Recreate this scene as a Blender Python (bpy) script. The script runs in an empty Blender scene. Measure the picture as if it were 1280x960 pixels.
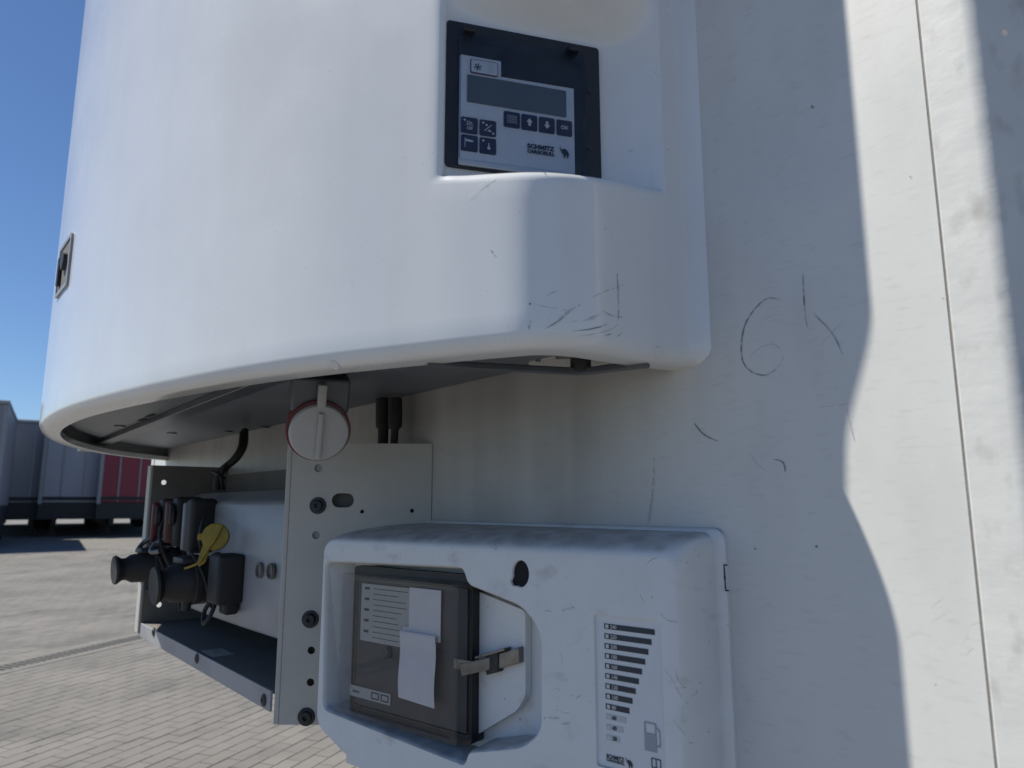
import bpy, bmesh, math, random
from mathutils import Vector, Matrix
from mathutils.bvhtree import BVHTree
from mathutils.geometry import tessellate_polygon
random.seed(4)
scene = bpy.context.scene
COL = scene.collection

# ------------------------------------------------------------------ camera
# X runs along the trailer's front wall, the wall is the plane Y = 0 (facing -Y)
D = 0.60                                   # camera to wall, metres
EYE = 1.45
YAW, PITCH, FPX = math.radians(50.778), math.radians(9.586), 900.0
cam_d = bpy.data.cameras.new('camera'); cam = bpy.data.objects.new('camera', cam_d); COL.objects.link(cam)
CAM = Vector((0, -D, EYE))
cam.location = CAM
cam.rotation_euler = (math.pi / 2 + PITCH, 0, YAW)
cam_d.sensor_width = 36; cam_d.lens = FPX / 1280 * 36
cam_d.clip_start = 0.02; cam_d.clip_end = 3000
cam_d.dof.use_dof = True; cam_d.dof.focus_distance = 0.95; cam_d.dof.aperture_fstop = 8.0
scene.camera = cam

# ------------------------------------------------------------------ light
K = 1.145                                   # sideways run of the sun per metre out from the wall
SUN_EL = math.radians(54.8)
world = bpy.data.worlds.new('World'); scene.world = world; world.use_nodes = True
nt = world.node_tree; bg = nt.nodes['Background']
sky = nt.nodes.new('ShaderNodeTexSky'); sky.sky_type = 'NISHITA'; sky.sun_disc = False
sky.sun_elevation = SUN_EL
hx, hy = -K / math.hypot(K, 1), -1 / math.hypot(K, 1)   # horizontal direction to the sun
sky.sun_rotation = math.atan2(hx, hy)
sky.air_density = 1.0; sky.dust_density = 0.0; sky.ozone_density = 5.0; sky.altitude = 300
tint = nt.nodes.new('ShaderNodeMix'); tint.data_type = 'RGBA'; tint.blend_type = 'MULTIPLY'; tint.inputs[0].default_value = 1; tint.inputs[7].default_value = (0.88, 0.97, 1.09, 1); nt.links.new(sky.outputs[0], tint.inputs[6]); nt.links.new(tint.outputs[2], bg.inputs[0]); bg.inputs[1].default_value = 0.060
sun_d = bpy.data.lights.new('sun', 'SUN'); sun_d.energy = 4.2; sun_d.angle = math.radians(0.55); sun_d.color = (1, 0.955, 0.85)
sun = bpy.data.objects.new('sun', sun_d); COL.objects.link(sun)
to_sun = Vector((hx * math.cos(SUN_EL), hy * math.cos(SUN_EL), math.sin(SUN_EL)))
sun.rotation_euler = to_sun.to_track_quat('Z', 'Y').to_euler(); sun.location = (-4, -4, 6)
scene.render.resolution_x = 1024; scene.render.resolution_y = 768
scene.view_settings.view_transform = 'Standard'; scene.view_settings.look = 'None'
scene.view_settings.exposure = 0.62; scene.view_settings.gamma = 1.0
scene.view_settings.use_curve_mapping = False

# ------------------------------------------------------------------ photograph rays
FW = Vector((-math.sin(YAW) * math.cos(PITCH), math.cos(YAW) * math.cos(PITCH), math.sin(PITCH)))
RT = Vector((math.cos(YAW), math.sin(YAW), 0)); UP = RT.cross(FW)
HF = Vector((-math.sin(YAW), math.cos(YAW), 0))          # level forward direction
def ray(x, y): return FW + RT * ((x - 640) / FPX) + UP * ((480 - y) / FPX)
def on_wall(x, y, d=0.0):
    r = ray(x, y); return CAM + r * ((D - d) / r.y)
def at_z(x, y, z):
    r = ray(x, y); return CAM + r * ((z - EYE) / r.z)
def on_plane(x, y, p, n):
    r = ray(x, y); return CAM + r * ((p - CAM).dot(n) / r.dot(n))
def at_fwd(x, y, F):
    r = ray(x, y); return CAM + r * (F / r.dot(HF))
def W(X, Y, z=0.0): return Vector((X * D, Y * D, EYE + z * D))   # in units of the camera-wall distance

# ------------------------------------------------------------------ helpers
def mat(name, color, rough=0.5, metal=0.0, noise=0.0, nscale=20, bump=0.0, bscale=60, coat=0.0, stretch=None, spec=0.5, emit=None):
    m = bpy.data.materials.new(name); m.use_nodes = True
    t = m.node_tree; b = t.nodes['Principled BSDF']
    b.inputs['Base Color'].default_value = (*color, 1); b.inputs['Roughness'].default_value = rough
    b.inputs['Metallic'].default_value = metal; b.inputs['Coat Weight'].default_value = coat
    b.inputs['Coat Roughness'].default_value = 0.08; b.inputs['Specular IOR Level'].default_value = spec
    if noise or bump:
        tc = t.nodes.new('ShaderNodeTexCoord'); mp = t.nodes.new('ShaderNodeMapping')
        t.links.new(tc.outputs['Object'], mp.inputs[0])
        if stretch: mp.inputs['Scale'].default_value = stretch
    if noise:
        n = t.nodes.new('ShaderNodeTexNoise'); n.inputs['Scale'].default_value = nscale; n.inputs['Detail'].default_value = 6
        n.inputs['Roughness'].default_value = 0.62
        t.links.new(mp.outputs[0], n.inputs['Vector'])
        r = t.nodes.new('ShaderNodeMapRange'); r.inputs['From Min'].default_value = 0.3; r.inputs['From Max'].default_value = 0.7
        r.inputs['To Min'].default_value = 1 - noise; r.inputs['To Max'].default_value = 1 + noise * 0.5
        t.links.new(n.outputs[0], r.inputs[0])
        x = t.nodes.new('ShaderNodeMix'); x.data_type = 'RGBA'; x.blend_type = 'MULTIPLY'; x.inputs[0].default_value = 1
        x.inputs[6].default_value = (*color, 1); t.links.new(r.outputs[0], x.inputs[7]); t.links.new(x.outputs[2], b.inputs['Base Color'])
        r2 = t.nodes.new('ShaderNodeMapRange'); r2.inputs['To Min'].default_value = max(0.02, rough - 0.08); r2.inputs['To Max'].default_value = min(1, rough + 0.1)
        t.links.new(n.outputs[0], r2.inputs[0]); t.links.new(r2.outputs[0], b.inputs['Roughness'])
    if bump:
        n2 = t.nodes.new('ShaderNodeTexNoise'); n2.inputs['Scale'].default_value = bscale; n2.inputs['Detail'].default_value = 4
        t.links.new(mp.outputs[0], n2.inputs['Vector'])
        bp = t.nodes.new('ShaderNodeBump'); bp.inputs['Strength'].default_value = bump; bp.inputs['Distance'].default_value = 0.002
        t.links.new(n2.outputs[0], bp.inputs['Height']); t.links.new(bp.outputs[0], b.inputs['Normal'])
    return m

def dirt(m, col, scale, lo, hi, amount, stretch=(1, 1, 1), seed=0.0):
    """lay a shaped layer of dirt over whatever feeds the base colour"""
    t = m.node_tree; b = t.nodes['Principled BSDF']
    tc = t.nodes.new('ShaderNodeTexCoord'); mp = t.nodes.new('ShaderNodeMapping'); mp.inputs['Scale'].default_value = stretch
    mp.inputs['Location'].default_value = (seed, seed * 0.7, seed * 1.3)
    t.links.new(tc.outputs['Object'], mp.inputs[0])
    n = t.nodes.new('ShaderNodeTexNoise'); n.inputs['Scale'].default_value = scale; n.inputs['Detail'].default_value = 5
    t.links.new(mp.outputs[0], n.inputs['Vector'])
    r = t.nodes.new('ShaderNodeMapRange'); r.inputs['From Min'].default_value = lo; r.inputs['From Max'].default_value = hi
    r.inputs['To Max'].default_value = amount; t.links.new(n.outputs[0], r.inputs[0])
    x = t.nodes.new('ShaderNodeMix'); x.data_type = 'RGBA'
    bc = b.inputs['Base Color']
    if bc.is_linked: t.links.new(bc.links[0].from_socket, x.inputs[6])
    else: x.inputs[6].default_value = bc.default_value
    x.inputs[7].default_value = (*col, 1); t.links.new(r.outputs[0], x.inputs[0]); t.links.new(x.outputs[2], bc)
    return m

def tagged(o, label, cat, group=None):
    o['label'] = label; o['category'] = cat
    if group: o['group'] = group
    return o
def thing(name, label, cat, loc, group=None):
    o = bpy.data.objects.new(name, None); COL.objects.link(o); o.location = loc; o.empty_display_size = 0.05
    return tagged(o, label, cat, group)
def world_loc(o):
    v = Vector(o.location)
    while o.parent: o = o.parent; v += Vector(o.location)
    return v
def obj(name, bm, m, parent=None, smooth=None):
    """link a bmesh given in world coordinates; parents sit unrotated"""
    me = bpy.data.meshes.new(name)
    bmesh.ops.recalc_face_normals(bm, faces=bm.faces)
    if parent is not None:
        bmesh.ops.translate(bm, verts=bm.verts, vec=-world_loc(parent))
    bm.to_mesh(me); bm.free()
    if smooth is not None:
        for p in me.polygons: p.use_smooth = True
        me.set_sharp_from_angle(angle=math.radians(smooth))
    me.materials.append(m)
    o = bpy.data.objects.new(name, me); COL.objects.link(o)
    if parent is not None: o.parent = parent
    return o
class Frame:
    def __init__(s, o, u, v, n=None):
        s.o = Vector(o); s.u = Vector(u).normalized(); s.v = Vector(v).normalized()
        s.n = Vector(n).normalized() if n is not None else s.u.cross(s.v)
    def p(s, a, b, c=0.0): return s.o + s.u * a + s.v * b + s.n * c
    def px(s, x, y, c=0.0):
        q = on_plane(x, y, s.o + s.n * c, s.n) - s.o
        return (q.dot(s.u), q.dot(s.v))
WORLD = Frame((0, 0, 0), (1, 0, 0), (0, 1, 0))
def add_box(bm, fr, a0, a1, b0, b1, c0, c1, bev=0.0, seg=2):
    vs = [bm.verts.new(fr.p(a, b, c)) for a in (a0, a1) for b in (b0, b1) for c in (c0, c1)]
    fs = [bm.faces.new([vs[i] for i in q]) for q in ((0, 1, 3, 2), (4, 6, 7, 5), (0, 4, 5, 1), (2, 3, 7, 6), (0, 2, 6, 4), (1, 5, 7, 3))]
    if bev:
        es = list({e for f in fs for e in f.edges})
        bmesh.ops.bevel(bm, geom=es, offset=bev, segments=seg, profile=0.5, affect='EDGES')
def box(fr, *a, bev=0.0, seg=2):
    bm = bmesh.new(); add_box(bm, fr, *a, bev=bev, seg=seg); return bm
def add_rev(bm, p, axis, prof, n=28, up=None):
    """surface of revolution: prof = [(along, radius), ...] about axis from p"""
    axis = Vector(axis).normalized(); ref = Vector((0, 0, 1)) if abs(axis.z) < 0.9 else Vector((1, 0, 0))
    e1 = axis.cross(ref).normalized(); e2 = axis.cross(e1)
    rings = []
    for s, r in prof:
        c = Vector(p) + axis * s
        if r < 1e-6: rings.append([bm.verts.new(c)])
        else: rings.append([bm.verts.new(c + (e1 * math.cos(2 * math.pi * i / n) + e2 * math.sin(2 * math.pi * i / n)) * r) for i in range(n)])
    for A, B in zip(rings, rings[1:]):
        for i in range(n):
            j = (i + 1) % n
            if len(A) == 1 and len(B) == 1: continue
            if len(A) == 1: bm.faces.new((A[0], B[i], B[j]))
            elif len(B) == 1: bm.faces.new((A[i], B[0], A[j]))
            else: bm.faces.new((A[i], B[i], B[j], A[j]))
def rev(*a, **k):
    bm = bmesh.new(); add_rev(bm, *a, **k); return bm
def spline(pts, n=8):
    out = []; P = [Vector(p) for p in pts]
    for i in range(len(P) - 1):
        p0 = P[max(i - 1, 0)]; p1 = P[i]; p2 = P[i + 1]; p3 = P[min(i + 2, len(P) - 1)]
        for k in range(n):
            t = k / n
            out.append(0.5 * ((2 * p1) + (p2 - p0) * t + (2 * p0 - 5 * p1 + 4 * p2 - p3) * t * t + (3 * p1 - p0 - 3 * p2 + p3) * t ** 3))
    out.append(P[-1]); return out
def add_tube(bm, pts, r, n=10):
    rings = []; prev = None
    for i, p in enumerate(pts):
        d = (pts[min(i + 1, len(pts) - 1)] - pts[max(i - 1, 0)]).normalized()
        ref = prev if prev is not None else (Vector((0, 0, 1)) if abs(d.z) < 0.9 else Vector((1, 0, 0)))
        e1 = (ref - d * ref.dot(d)).normalized(); prev = e1; e2 = d.cross(e1)
        rr = r(i / (len(pts) - 1)) if callable(r) else r
        rings.append([bm.verts.new(p + (e1 * math.cos(2 * math.pi * k / n) + e2 * math.sin(2 * math.pi * k / n)) * rr) for k in range(n)])
    for A, B in zip(rings, rings[1:]):
        for k in range(n): bm.faces.new((A[k], A[(k + 1) % n], B[(k + 1) % n], B[k]))
    bm.faces.new(rings[0]); bm.faces.new(list(reversed(rings[-1])))
def tube(pts, r, n=10):
    bm = bmesh.new(); add_tube(bm, pts, r, n); return bm
def rrect(x0, x1, y0, y1, r, n=5):
    out = []
    for cx, cy, a in ((x1 - r, y1 - r, 0), (x0 + r, y1 - r, 90), (x0 + r, y0 + r, 180), (x1 - r, y0 + r, 270)):
        for k in range(n + 1):
            t = math.radians(a + 90 * k / n); out.append((cx + r * math.cos(t), cy + r * math.sin(t)))
    return out
def rpoly(pts, r, n=4):
    """round the corners of a polygon"""
    out = []; m = len(pts); P = [Vector(p) for p in pts]
    for i in range(m):
        rr = r[i] if isinstance(r, (list, tuple)) else r
        a = (P[i - 1] - P[i]); b = (P[(i + 1) % m] - P[i]); rr = min(rr, a.length * 0.45, b.length * 0.45)
        p0 = P[i] + a.normalized() * rr; p1 = P[i] + b.normalized() * rr
        for k in range(n + 1):
            t = k / n; out.append(tuple(p0 * (1 - t) ** 2 + P[i] * 2 * t * (1 - t) + p1 * t * t))
    return out
def circ(cx, cy, r, n=20, ry=None): return [(cx + r * math.cos(2 * math.pi * i / n), cy + (ry or r) * math.sin(2 * math.pi * i / n)) for i in range(n)]
def add_plate(bm, fr, outer, holes=(), c0=0.0, c1=-0.002):
    """flat plate with real holes, from depth c0 (front) to c1 (back)"""
    loops = [[Vector((a, b, 0)) for a, b in outer]] + [[Vector((a, b, 0)) for a, b in h] for h in holes]
    tris = tessellate_polygon(loops); flat = [p for l in loops for p in l]
    F = [bm.verts.new(fr.p(p.x, p.y, c0)) for p in flat]; B = [bm.verts.new(fr.p(p.x, p.y, c1)) for p in flat]
    for t in tris:
        try: bm.faces.new([F[i] for i in t]); bm.faces.new([B[i] for i in reversed(t)])
        except ValueError: pass
    k = 0
    for l in loops:
        n = len(l)
        for i in range(n):
            a, b = k + i, k + (i + 1) % n
            bm.faces.new((F[a], F[b], B[b], B[a]))
        k += n
def plate(*a, **k):
    bm = bmesh.new(); add_plate(bm, *a, **k); return bm
def loft(rings, close=True, cap0=False, cap1=False):
    bm = bmesh.new(); R = [[bm.verts.new(p) for p in r] for r in rings]
    n = len(R[0])
    for A, B in zip(R, R[1:]):
        for i in range(n if close else n - 1):
            j = (i + 1) % n; bm.faces.new((A[i], A[j], B[j], B[i]))
    if cap0: bm.faces.new(R[0])
    if cap1: bm.faces.new(R[-1])
    return bm
def text_polys(s, size, bold=0.0, align='LEFT', xs=1.0):
    cu = bpy.data.curves.new('glyphs', 'FONT'); cu.body = s; cu.size = size; cu.offset = bold; cu.align_x = align; cu.resolution_u = 3
    o = bpy.data.objects.new('glyphs', cu); me = o.to_mesh()
    r = ([(v.co.x * xs, v.co.y) for v in me.vertices], [tuple(p.vertices) for p in me.polygons])
    o.to_mesh_clear(); bpy.data.objects.remove(o); bpy.data.curves.remove(cu); return r
def add_text(bm, fr, s, a, b, c, size, bold=0.0, align='LEFT', xs=1.0, width=None):
    vs, ps = text_polys(s, size, bold, align, xs)
    if width:
        m0 = min(x for x, y in vs); m1 = max(x for x, y in vs); vs = [((x - m0) * width / (m1 - m0), y) for x, y in vs]
    V = [bm.verts.new(fr.p(a + x, b + y, c)) for x, y in vs]
    for p in ps:
        try: bm.faces.new([V[i] for i in p])
        except ValueError: pass
def add_flat(bm, fr, pts, c):
    tris = tessellate_polygon([[Vector((a, b, 0)) for a, b in pts]]); V = [bm.verts.new(fr.p(a, b, c)) for a, b in pts]
    for t in tris: bm.faces.new([V[i] for i in t])
def flat(fr, pts, c):
    bm = bmesh.new(); add_flat(bm, fr, pts, c); return bm
BEAST = [(0.02, 0.98), (0.10, 0.99), (0.07, 0.90), (0.10, 0.80), (0.17, 0.72), (0.24, 0.74), (0.32, 0.82), (0.46, 0.84), (0.62, 0.80), (0.78, 0.72), (0.90, 0.58), (0.97, 0.42), (0.99, 0.22), (0.95, 0.20), (0.92, 0.38), (0.90, 0.16), (0.89, 0.02), (0.77, 0.02), (0.76, 0.20), (0.70, 0.30), (0.60, 0.30), (0.58, 0.16), (0.56, 0.02), (0.44, 0.02), (0.43, 0.22), (0.38, 0.36), (0.30, 0.42), (0.20, 0.48), (0.24, 0.58), (0.12, 0.60), (0.05, 0.68), (0.00, 0.80)]
def add_beast(bm, fr, a, b, c, w, h): add_flat(bm, fr, [(a + x * w, b + y * h) for x, y in BEAST], c)

# ------------------------------------------------------------------ materials
M = {}
M['wall'] = mat('painted_wall', (0.60, 0.60, 0.585), 0.42, noise=0.05, nscale=9, bump=0.035, bscale=220)
M['post'] = mat('corner_paint', (0.60, 0.60, 0.585), 0.45, noise=0.06, nscale=14, bump=0.36, bscale=26, stretch=(1, 1, 1.7))
M['grp'] = mat('white_shell', (0.70, 0.71, 0.72), 0.24, noise=0.035, nscale=7, bump=0.025, bscale=30, coat=0.5)
dirt(M['grp'], (0.30, 0.27, 0.22), 330, 0.69, 0.76, 0.55)
dirt(M['grp'], (0.50, 0.49, 0.45), 4, 0.48, 0.8, 0.10, (7, 7, 0.5), 3)
dirt(M['grp'], (0.45, 0.43, 0.38), 2.5, 0.52, 0.75, 0.22, (1, 1, 1), 8)
dirt(M['wall'], (0.42, 0.41, 0.38), 7, 0.50, 0.85, 0.30, (3, 1, 0.8), 5)
dirt(M['wall'], (0.34, 0.33, 0.31), 9, 0.56, 0.80, 0.35, (5, 1, 26), 11)
dirt(M['wall'], (0.16, 0.15, 0.14), 190, 0.72, 0.78, 0.7, (1, 1, 1), 2)
dirt(M['post'], (0.30, 0.28, 0.25), 45, 0.56, 0.78, 0.6, (1, 1, 0.6), 9)
def grime_shade(m, x0, x1, z0, z1, col, amount):
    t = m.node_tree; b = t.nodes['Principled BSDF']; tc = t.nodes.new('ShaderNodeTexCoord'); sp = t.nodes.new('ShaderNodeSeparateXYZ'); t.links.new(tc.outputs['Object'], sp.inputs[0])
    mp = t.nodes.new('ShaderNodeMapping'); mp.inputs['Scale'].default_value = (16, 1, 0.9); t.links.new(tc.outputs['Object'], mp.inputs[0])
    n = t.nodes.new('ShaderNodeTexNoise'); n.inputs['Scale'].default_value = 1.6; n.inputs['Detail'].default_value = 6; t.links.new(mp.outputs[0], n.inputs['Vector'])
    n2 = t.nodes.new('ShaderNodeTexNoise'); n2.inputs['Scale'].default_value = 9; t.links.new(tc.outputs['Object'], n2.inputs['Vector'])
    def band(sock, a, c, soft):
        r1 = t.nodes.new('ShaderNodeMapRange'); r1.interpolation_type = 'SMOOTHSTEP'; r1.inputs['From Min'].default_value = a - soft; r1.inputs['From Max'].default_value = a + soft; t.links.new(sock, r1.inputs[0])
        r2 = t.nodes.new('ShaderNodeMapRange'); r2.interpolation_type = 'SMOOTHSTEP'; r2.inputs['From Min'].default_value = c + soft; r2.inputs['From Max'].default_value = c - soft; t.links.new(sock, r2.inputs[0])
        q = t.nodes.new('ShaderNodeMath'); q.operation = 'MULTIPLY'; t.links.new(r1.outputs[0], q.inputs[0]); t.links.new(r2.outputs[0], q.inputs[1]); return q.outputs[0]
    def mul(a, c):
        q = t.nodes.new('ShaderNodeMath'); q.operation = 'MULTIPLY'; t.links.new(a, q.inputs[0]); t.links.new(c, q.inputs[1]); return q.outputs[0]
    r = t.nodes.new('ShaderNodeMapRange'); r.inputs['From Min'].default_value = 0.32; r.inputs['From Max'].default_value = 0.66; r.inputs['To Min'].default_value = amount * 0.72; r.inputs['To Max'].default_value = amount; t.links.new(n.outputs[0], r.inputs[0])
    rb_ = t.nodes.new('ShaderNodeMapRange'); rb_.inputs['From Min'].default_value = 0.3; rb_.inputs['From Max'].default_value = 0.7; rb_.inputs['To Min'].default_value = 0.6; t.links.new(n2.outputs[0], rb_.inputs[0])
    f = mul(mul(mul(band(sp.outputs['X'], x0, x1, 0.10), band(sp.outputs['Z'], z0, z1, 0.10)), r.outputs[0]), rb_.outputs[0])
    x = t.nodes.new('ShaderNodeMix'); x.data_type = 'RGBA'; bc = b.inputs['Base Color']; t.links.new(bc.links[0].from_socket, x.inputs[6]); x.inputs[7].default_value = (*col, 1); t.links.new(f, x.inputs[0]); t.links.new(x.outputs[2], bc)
grime_shade(M['wall'], -1.0, 0.88, 1.2, 1.75, (0.235, 0.228, 0.208), 0.72)  # dirt streaks, plus shade below the cooling unit mixed into the wall colour
M['bin'] = mat('white_moulding', (0.66, 0.67, 0.67), 0.46, noise=0.05, nscale=24, bump=0.06, bscale=300)
dirt(M['bin'], (0.20, 0.18, 0.15), 24, 0.60, 0.80, 0.40, (1, 1, 1.6), 1)
dirt(M['bin'], (0.14, 0.12, 0.10), 210, 0.70, 0.76, 0.7, (1, 1, 1), 4)
def settled(m, col, amount, scale):
    t = m.node_tree; b = t.nodes['Principled BSDF']; g = t.nodes.new('ShaderNodeNewGeometry'); sp = t.nodes.new('ShaderNodeSeparateXYZ'); t.links.new(g.outputs['Normal'], sp.inputs[0])
    n = t.nodes.new('ShaderNodeTexNoise'); n.inputs['Scale'].default_value = scale; n.inputs['Detail'].default_value = 6; t.links.new(g.outputs['Position'], n.inputs['Vector'])
    r = t.nodes.new('ShaderNodeMapRange'); r.interpolation_type = 'SMOOTHSTEP'; r.inputs['From Min'].default_value = 0.45; r.inputs['From Max'].default_value = 0.95; r.inputs['To Max'].default_value = amount; t.links.new(sp.outputs['Z'], r.inputs[0])
    q = t.nodes.new('ShaderNodeMath'); q.operation = 'MULTIPLY'; t.links.new(r.outputs[0], q.inputs[0])
    r2 = t.nodes.new('ShaderNodeMapRange'); r2.inputs['From Min'].default_value = 0.3; r2.inputs['From Max'].default_value = 0.65; r2.inputs['To Min'].default_value = 0.35; t.links.new(n.outputs[0], r2.inputs[0]); t.links.new(r2.outputs[0], q.inputs[1])
    x = t.nodes.new('ShaderNodeMix'); x.data_type = 'RGBA'; bc = b.inputs['Base Color']; t.links.new(bc.links[0].from_socket, x.inputs[6]); x.inputs[7].default_value = (*col, 1); t.links.new(q.outputs[0], x.inputs[0]); t.links.new(x.outputs[2], bc)
settled(M['bin'], (0.14, 0.125, 0.105), 0.62, 45)
M['galv'] = mat('light_bracket', (0.45, 0.44, 0.41), 0.45, noise=0.06, nscale=16, bump=0.05, bscale=120)
M['greyplate'] = mat('grey_plate', (0.31, 0.32, 0.34), 0.38, noise=0.12, nscale=10, bump=0.04, bscale=90)
dirt(M['greyplate'], (0.22, 0.22, 0.24), 9, 0.50, 0.60, 0.55, (1, 1, 1), 6)
M['shelf'] = mat('shelf_steel', (0.19, 0.182, 0.168), 0.6, metal=0.0, spec=0.25, noise=0.2, nscale=14)
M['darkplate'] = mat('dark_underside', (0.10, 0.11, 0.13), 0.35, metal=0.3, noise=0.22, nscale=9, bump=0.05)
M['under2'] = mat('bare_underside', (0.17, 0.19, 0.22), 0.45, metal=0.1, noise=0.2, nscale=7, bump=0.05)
M['black'] = mat('black_plastic', (0.018, 0.019, 0.022), 0.5, noise=0.25, nscale=40)
M['rubber'] = mat('black_rubber', (0.022, 0.022, 0.024), 0.62, noise=0.3, nscale=60, bump=0.1, bscale=200)
M['bezel'] = mat('panel_bezel', (0.017, 0.018, 0.020), 0.42, noise=0.2, nscale=50)
M['smoke_frame'] = mat('door_gasket', (0.010, 0.011, 0.013), 0.42)
M['keypad'] = mat('keypad_film', (0.56, 0.57, 0.58), 0.4, noise=0.06, nscale=60)
M['lcd'] = mat('liquid_crystal', (0.10, 0.112, 0.112), 0.18, noise=0.05, nscale=8, coat=0.5)
M['navy'] = mat('navy_button', (0.022, 0.026, 0.055), 0.45)
M['navy_frame'] = mat('maroon_line', (0.12, 0.05, 0.08), 0.5)
M['white_ink'] = mat('white_ink', (0.55, 0.55, 0.55), 0.5)
M['black_ink'] = mat('black_ink', (0.022, 0.03, 0.045), 0.5, noise=0.1, nscale=90)
M['grey_ink'] = mat('grey_ink', (0.30, 0.33, 0.37), 0.5)
M['light_grey_ink'] = mat('light_grey_ink', (0.46, 0.48, 0.50), 0.5)
M['panel_white'] = mat('gauge_film', (0.62, 0.64, 0.66), 0.36, noise=0.03, nscale=40)
M['red'] = mat('red_plastic', (0.13, 0.012, 0.020), 0.4, noise=0.15, nscale=40)
M['red2'] = mat('faded_red', (0.13, 0.06, 0.055), 0.5, noise=0.3, nscale=60)
M['sealant'] = mat('joint_sealant', (0.22, 0.21, 0.20), 0.7, noise=0.3, nscale=40)
M['cap'] = mat('grey_white_plastic', (0.40, 0.40, 0.40), 0.38, noise=0.06, nscale=40)
M['yellow'] = mat('yellow_plastic', (0.31, 0.225, 0.02), 0.45, noise=0.25, nscale=50)
M['steel'] = mat('dull_steel', (0.23, 0.225, 0.21), 0.36, metal=0.9, noise=0.3, nscale=60)
M['bolt'] = mat('dark_bolt', (0.045, 0.05, 0.055), 0.45, metal=0.6, noise=0.3, nscale=120)
M['hole'] = mat('hole_shadow', (0.008, 0.008, 0.010), 0.9)
M['paper'] = mat('thermal_paper', (0.66, 0.65, 0.64), 0.7, noise=0.04, nscale=50, bump=0.05, bscale=70)
M['label'] = mat('instruction_label', (0.40, 0.40, 0.36), 0.55, noise=0.06, nscale=60)
M['printer'] = mat('printer_face', (0.045, 0.048, 0.052), 0.5, noise=0.15, nscale=50)
M['scuff'] = mat('rubber_scuff', (0.15, 0.155, 0.165), 0.7)
M['scuff_soft'] = mat('faint_scuff', (0.50, 0.50, 0.50), 0.7)
M['scratch_white'] = mat('pale_scratch', (0.80, 0.80, 0.80), 0.5)
def broken(m, scale, lo, hi):
    t = m.node_tree; b = t.nodes['Principled BSDF']; g = t.nodes.new('ShaderNodeNewGeometry'); n = t.nodes.new('ShaderNodeTexNoise'); n.inputs['Scale'].default_value = scale; n.inputs['Detail'].default_value = 5
    t.links.new(g.outputs['Position'], n.inputs['Vector']); r = t.nodes.new('ShaderNodeMapRange'); r.inputs['From Min'].default_value = 0.36; r.inputs['From Max'].default_value = 0.62; r.inputs['To Min'].default_value = lo; r.inputs['To Max'].default_value = hi
    t.links.new(n.outputs[0], r.inputs[0]); t.links.new(r.outputs[0], b.inputs['Alpha'])
broken(M['scuff'], 120, 0.15, 0.95); broken(M['scuff_soft'], 150, 0.05, 0.8); broken(M['scratch_white'], 150, 0.2, 0.9)
M['concrete'] = mat('drain_concrete', (0.165, 0.157, 0.142), 0.8, noise=0.2, nscale=9, bump=0.3, bscale=80)
M['iron'] = mat('drain_iron', (0.15, 0.145, 0.135), 0.7, metal=0.0, noise=0.3, nscale=30)
M['tyre'] = mat('tyre_rubber', (0.02, 0.02, 0.02), 0.8)
M['chassis'] = mat('chassis_paint', (0.025, 0.027, 0.03), 0.6, noise=0.3, nscale=6)
M['pglass'] = None
def glass(name, tint, base=0.006, dust=0.022, rough=0.03):
    m = bpy.data.materials.new(name); m.use_nodes = True; t = m.node_tree; t.nodes.clear()
    o = t.nodes.new('ShaderNodeOutputMaterial'); mx = t.nodes.new('ShaderNodeMixShader'); tr = t.nodes.new('ShaderNodeBsdfTransparent'); gl = t.nodes.new('ShaderNodeBsdfGlossy')
    lw = t.nodes.new('ShaderNodeLayerWeight'); lw.inputs[0].default_value = 0.5; pw = t.nodes.new('ShaderNodeMath'); pw.operation = 'POWER'; pw.inputs[1].default_value = 5; t.links.new(lw.outputs['Facing'], pw.inputs[0]); fr = t.nodes.new('ShaderNodeMath'); fr.operation = 'MULTIPLY_ADD'; fr.inputs[1].default_value = 0.9; fr.inputs[2].default_value = base; t.links.new(pw.outputs[0], fr.inputs[0])
    tr.inputs[0].default_value = (*tint, 1); gl.inputs['Roughness'].default_value = rough
    tc = t.nodes.new('ShaderNodeTexCoord'); n = t.nodes.new('ShaderNodeTexNoise'); n.inputs['Scale'].default_value = 40; n.inputs['Detail'].default_value = 5
    t.links.new(tc.outputs['Object'], n.inputs['Vector'])
    df = t.nodes.new('ShaderNodeBsdfDiffuse'); df.inputs[0].default_value = (0.45, 0.44, 0.42, 1)     # dust film
    r = t.nodes.new('ShaderNodeMapRange'); r.inputs['From Min'].default_value = 0.35; r.inputs['From Max'].default_value = 0.8; r.inputs['To Min'].default_value = 0.0; r.inputs['To Max'].default_value = dust
    t.links.new(n.outputs[0], r.inputs[0]); m2 = t.nodes.new('ShaderNodeMixShader')
    t.links.new(r.outputs[0], m2.inputs[0]); t.links.new(tr.outputs[0], m2.inputs[1]); t.links.new(df.outputs[0], m2.inputs[2])
    t.links.new(fr.outputs[0], mx.inputs[0]); t.links.new(m2.outputs[0], mx.inputs[1]); t.links.new(gl.outputs[0], mx.inputs[2]); t.links.new(mx.outputs[0], o.inputs[0])
    return m
M['pglass'] = glass('smoked_cover', (0.90, 0.90, 0.91))
M['wglass'] = glass('smoked_window', (0.88, 0.88, 0.90), base=0.035, dust=0.06)
M['cglass'] = glass('clear_cover', (0.90, 0.93, 0.97))

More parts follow.
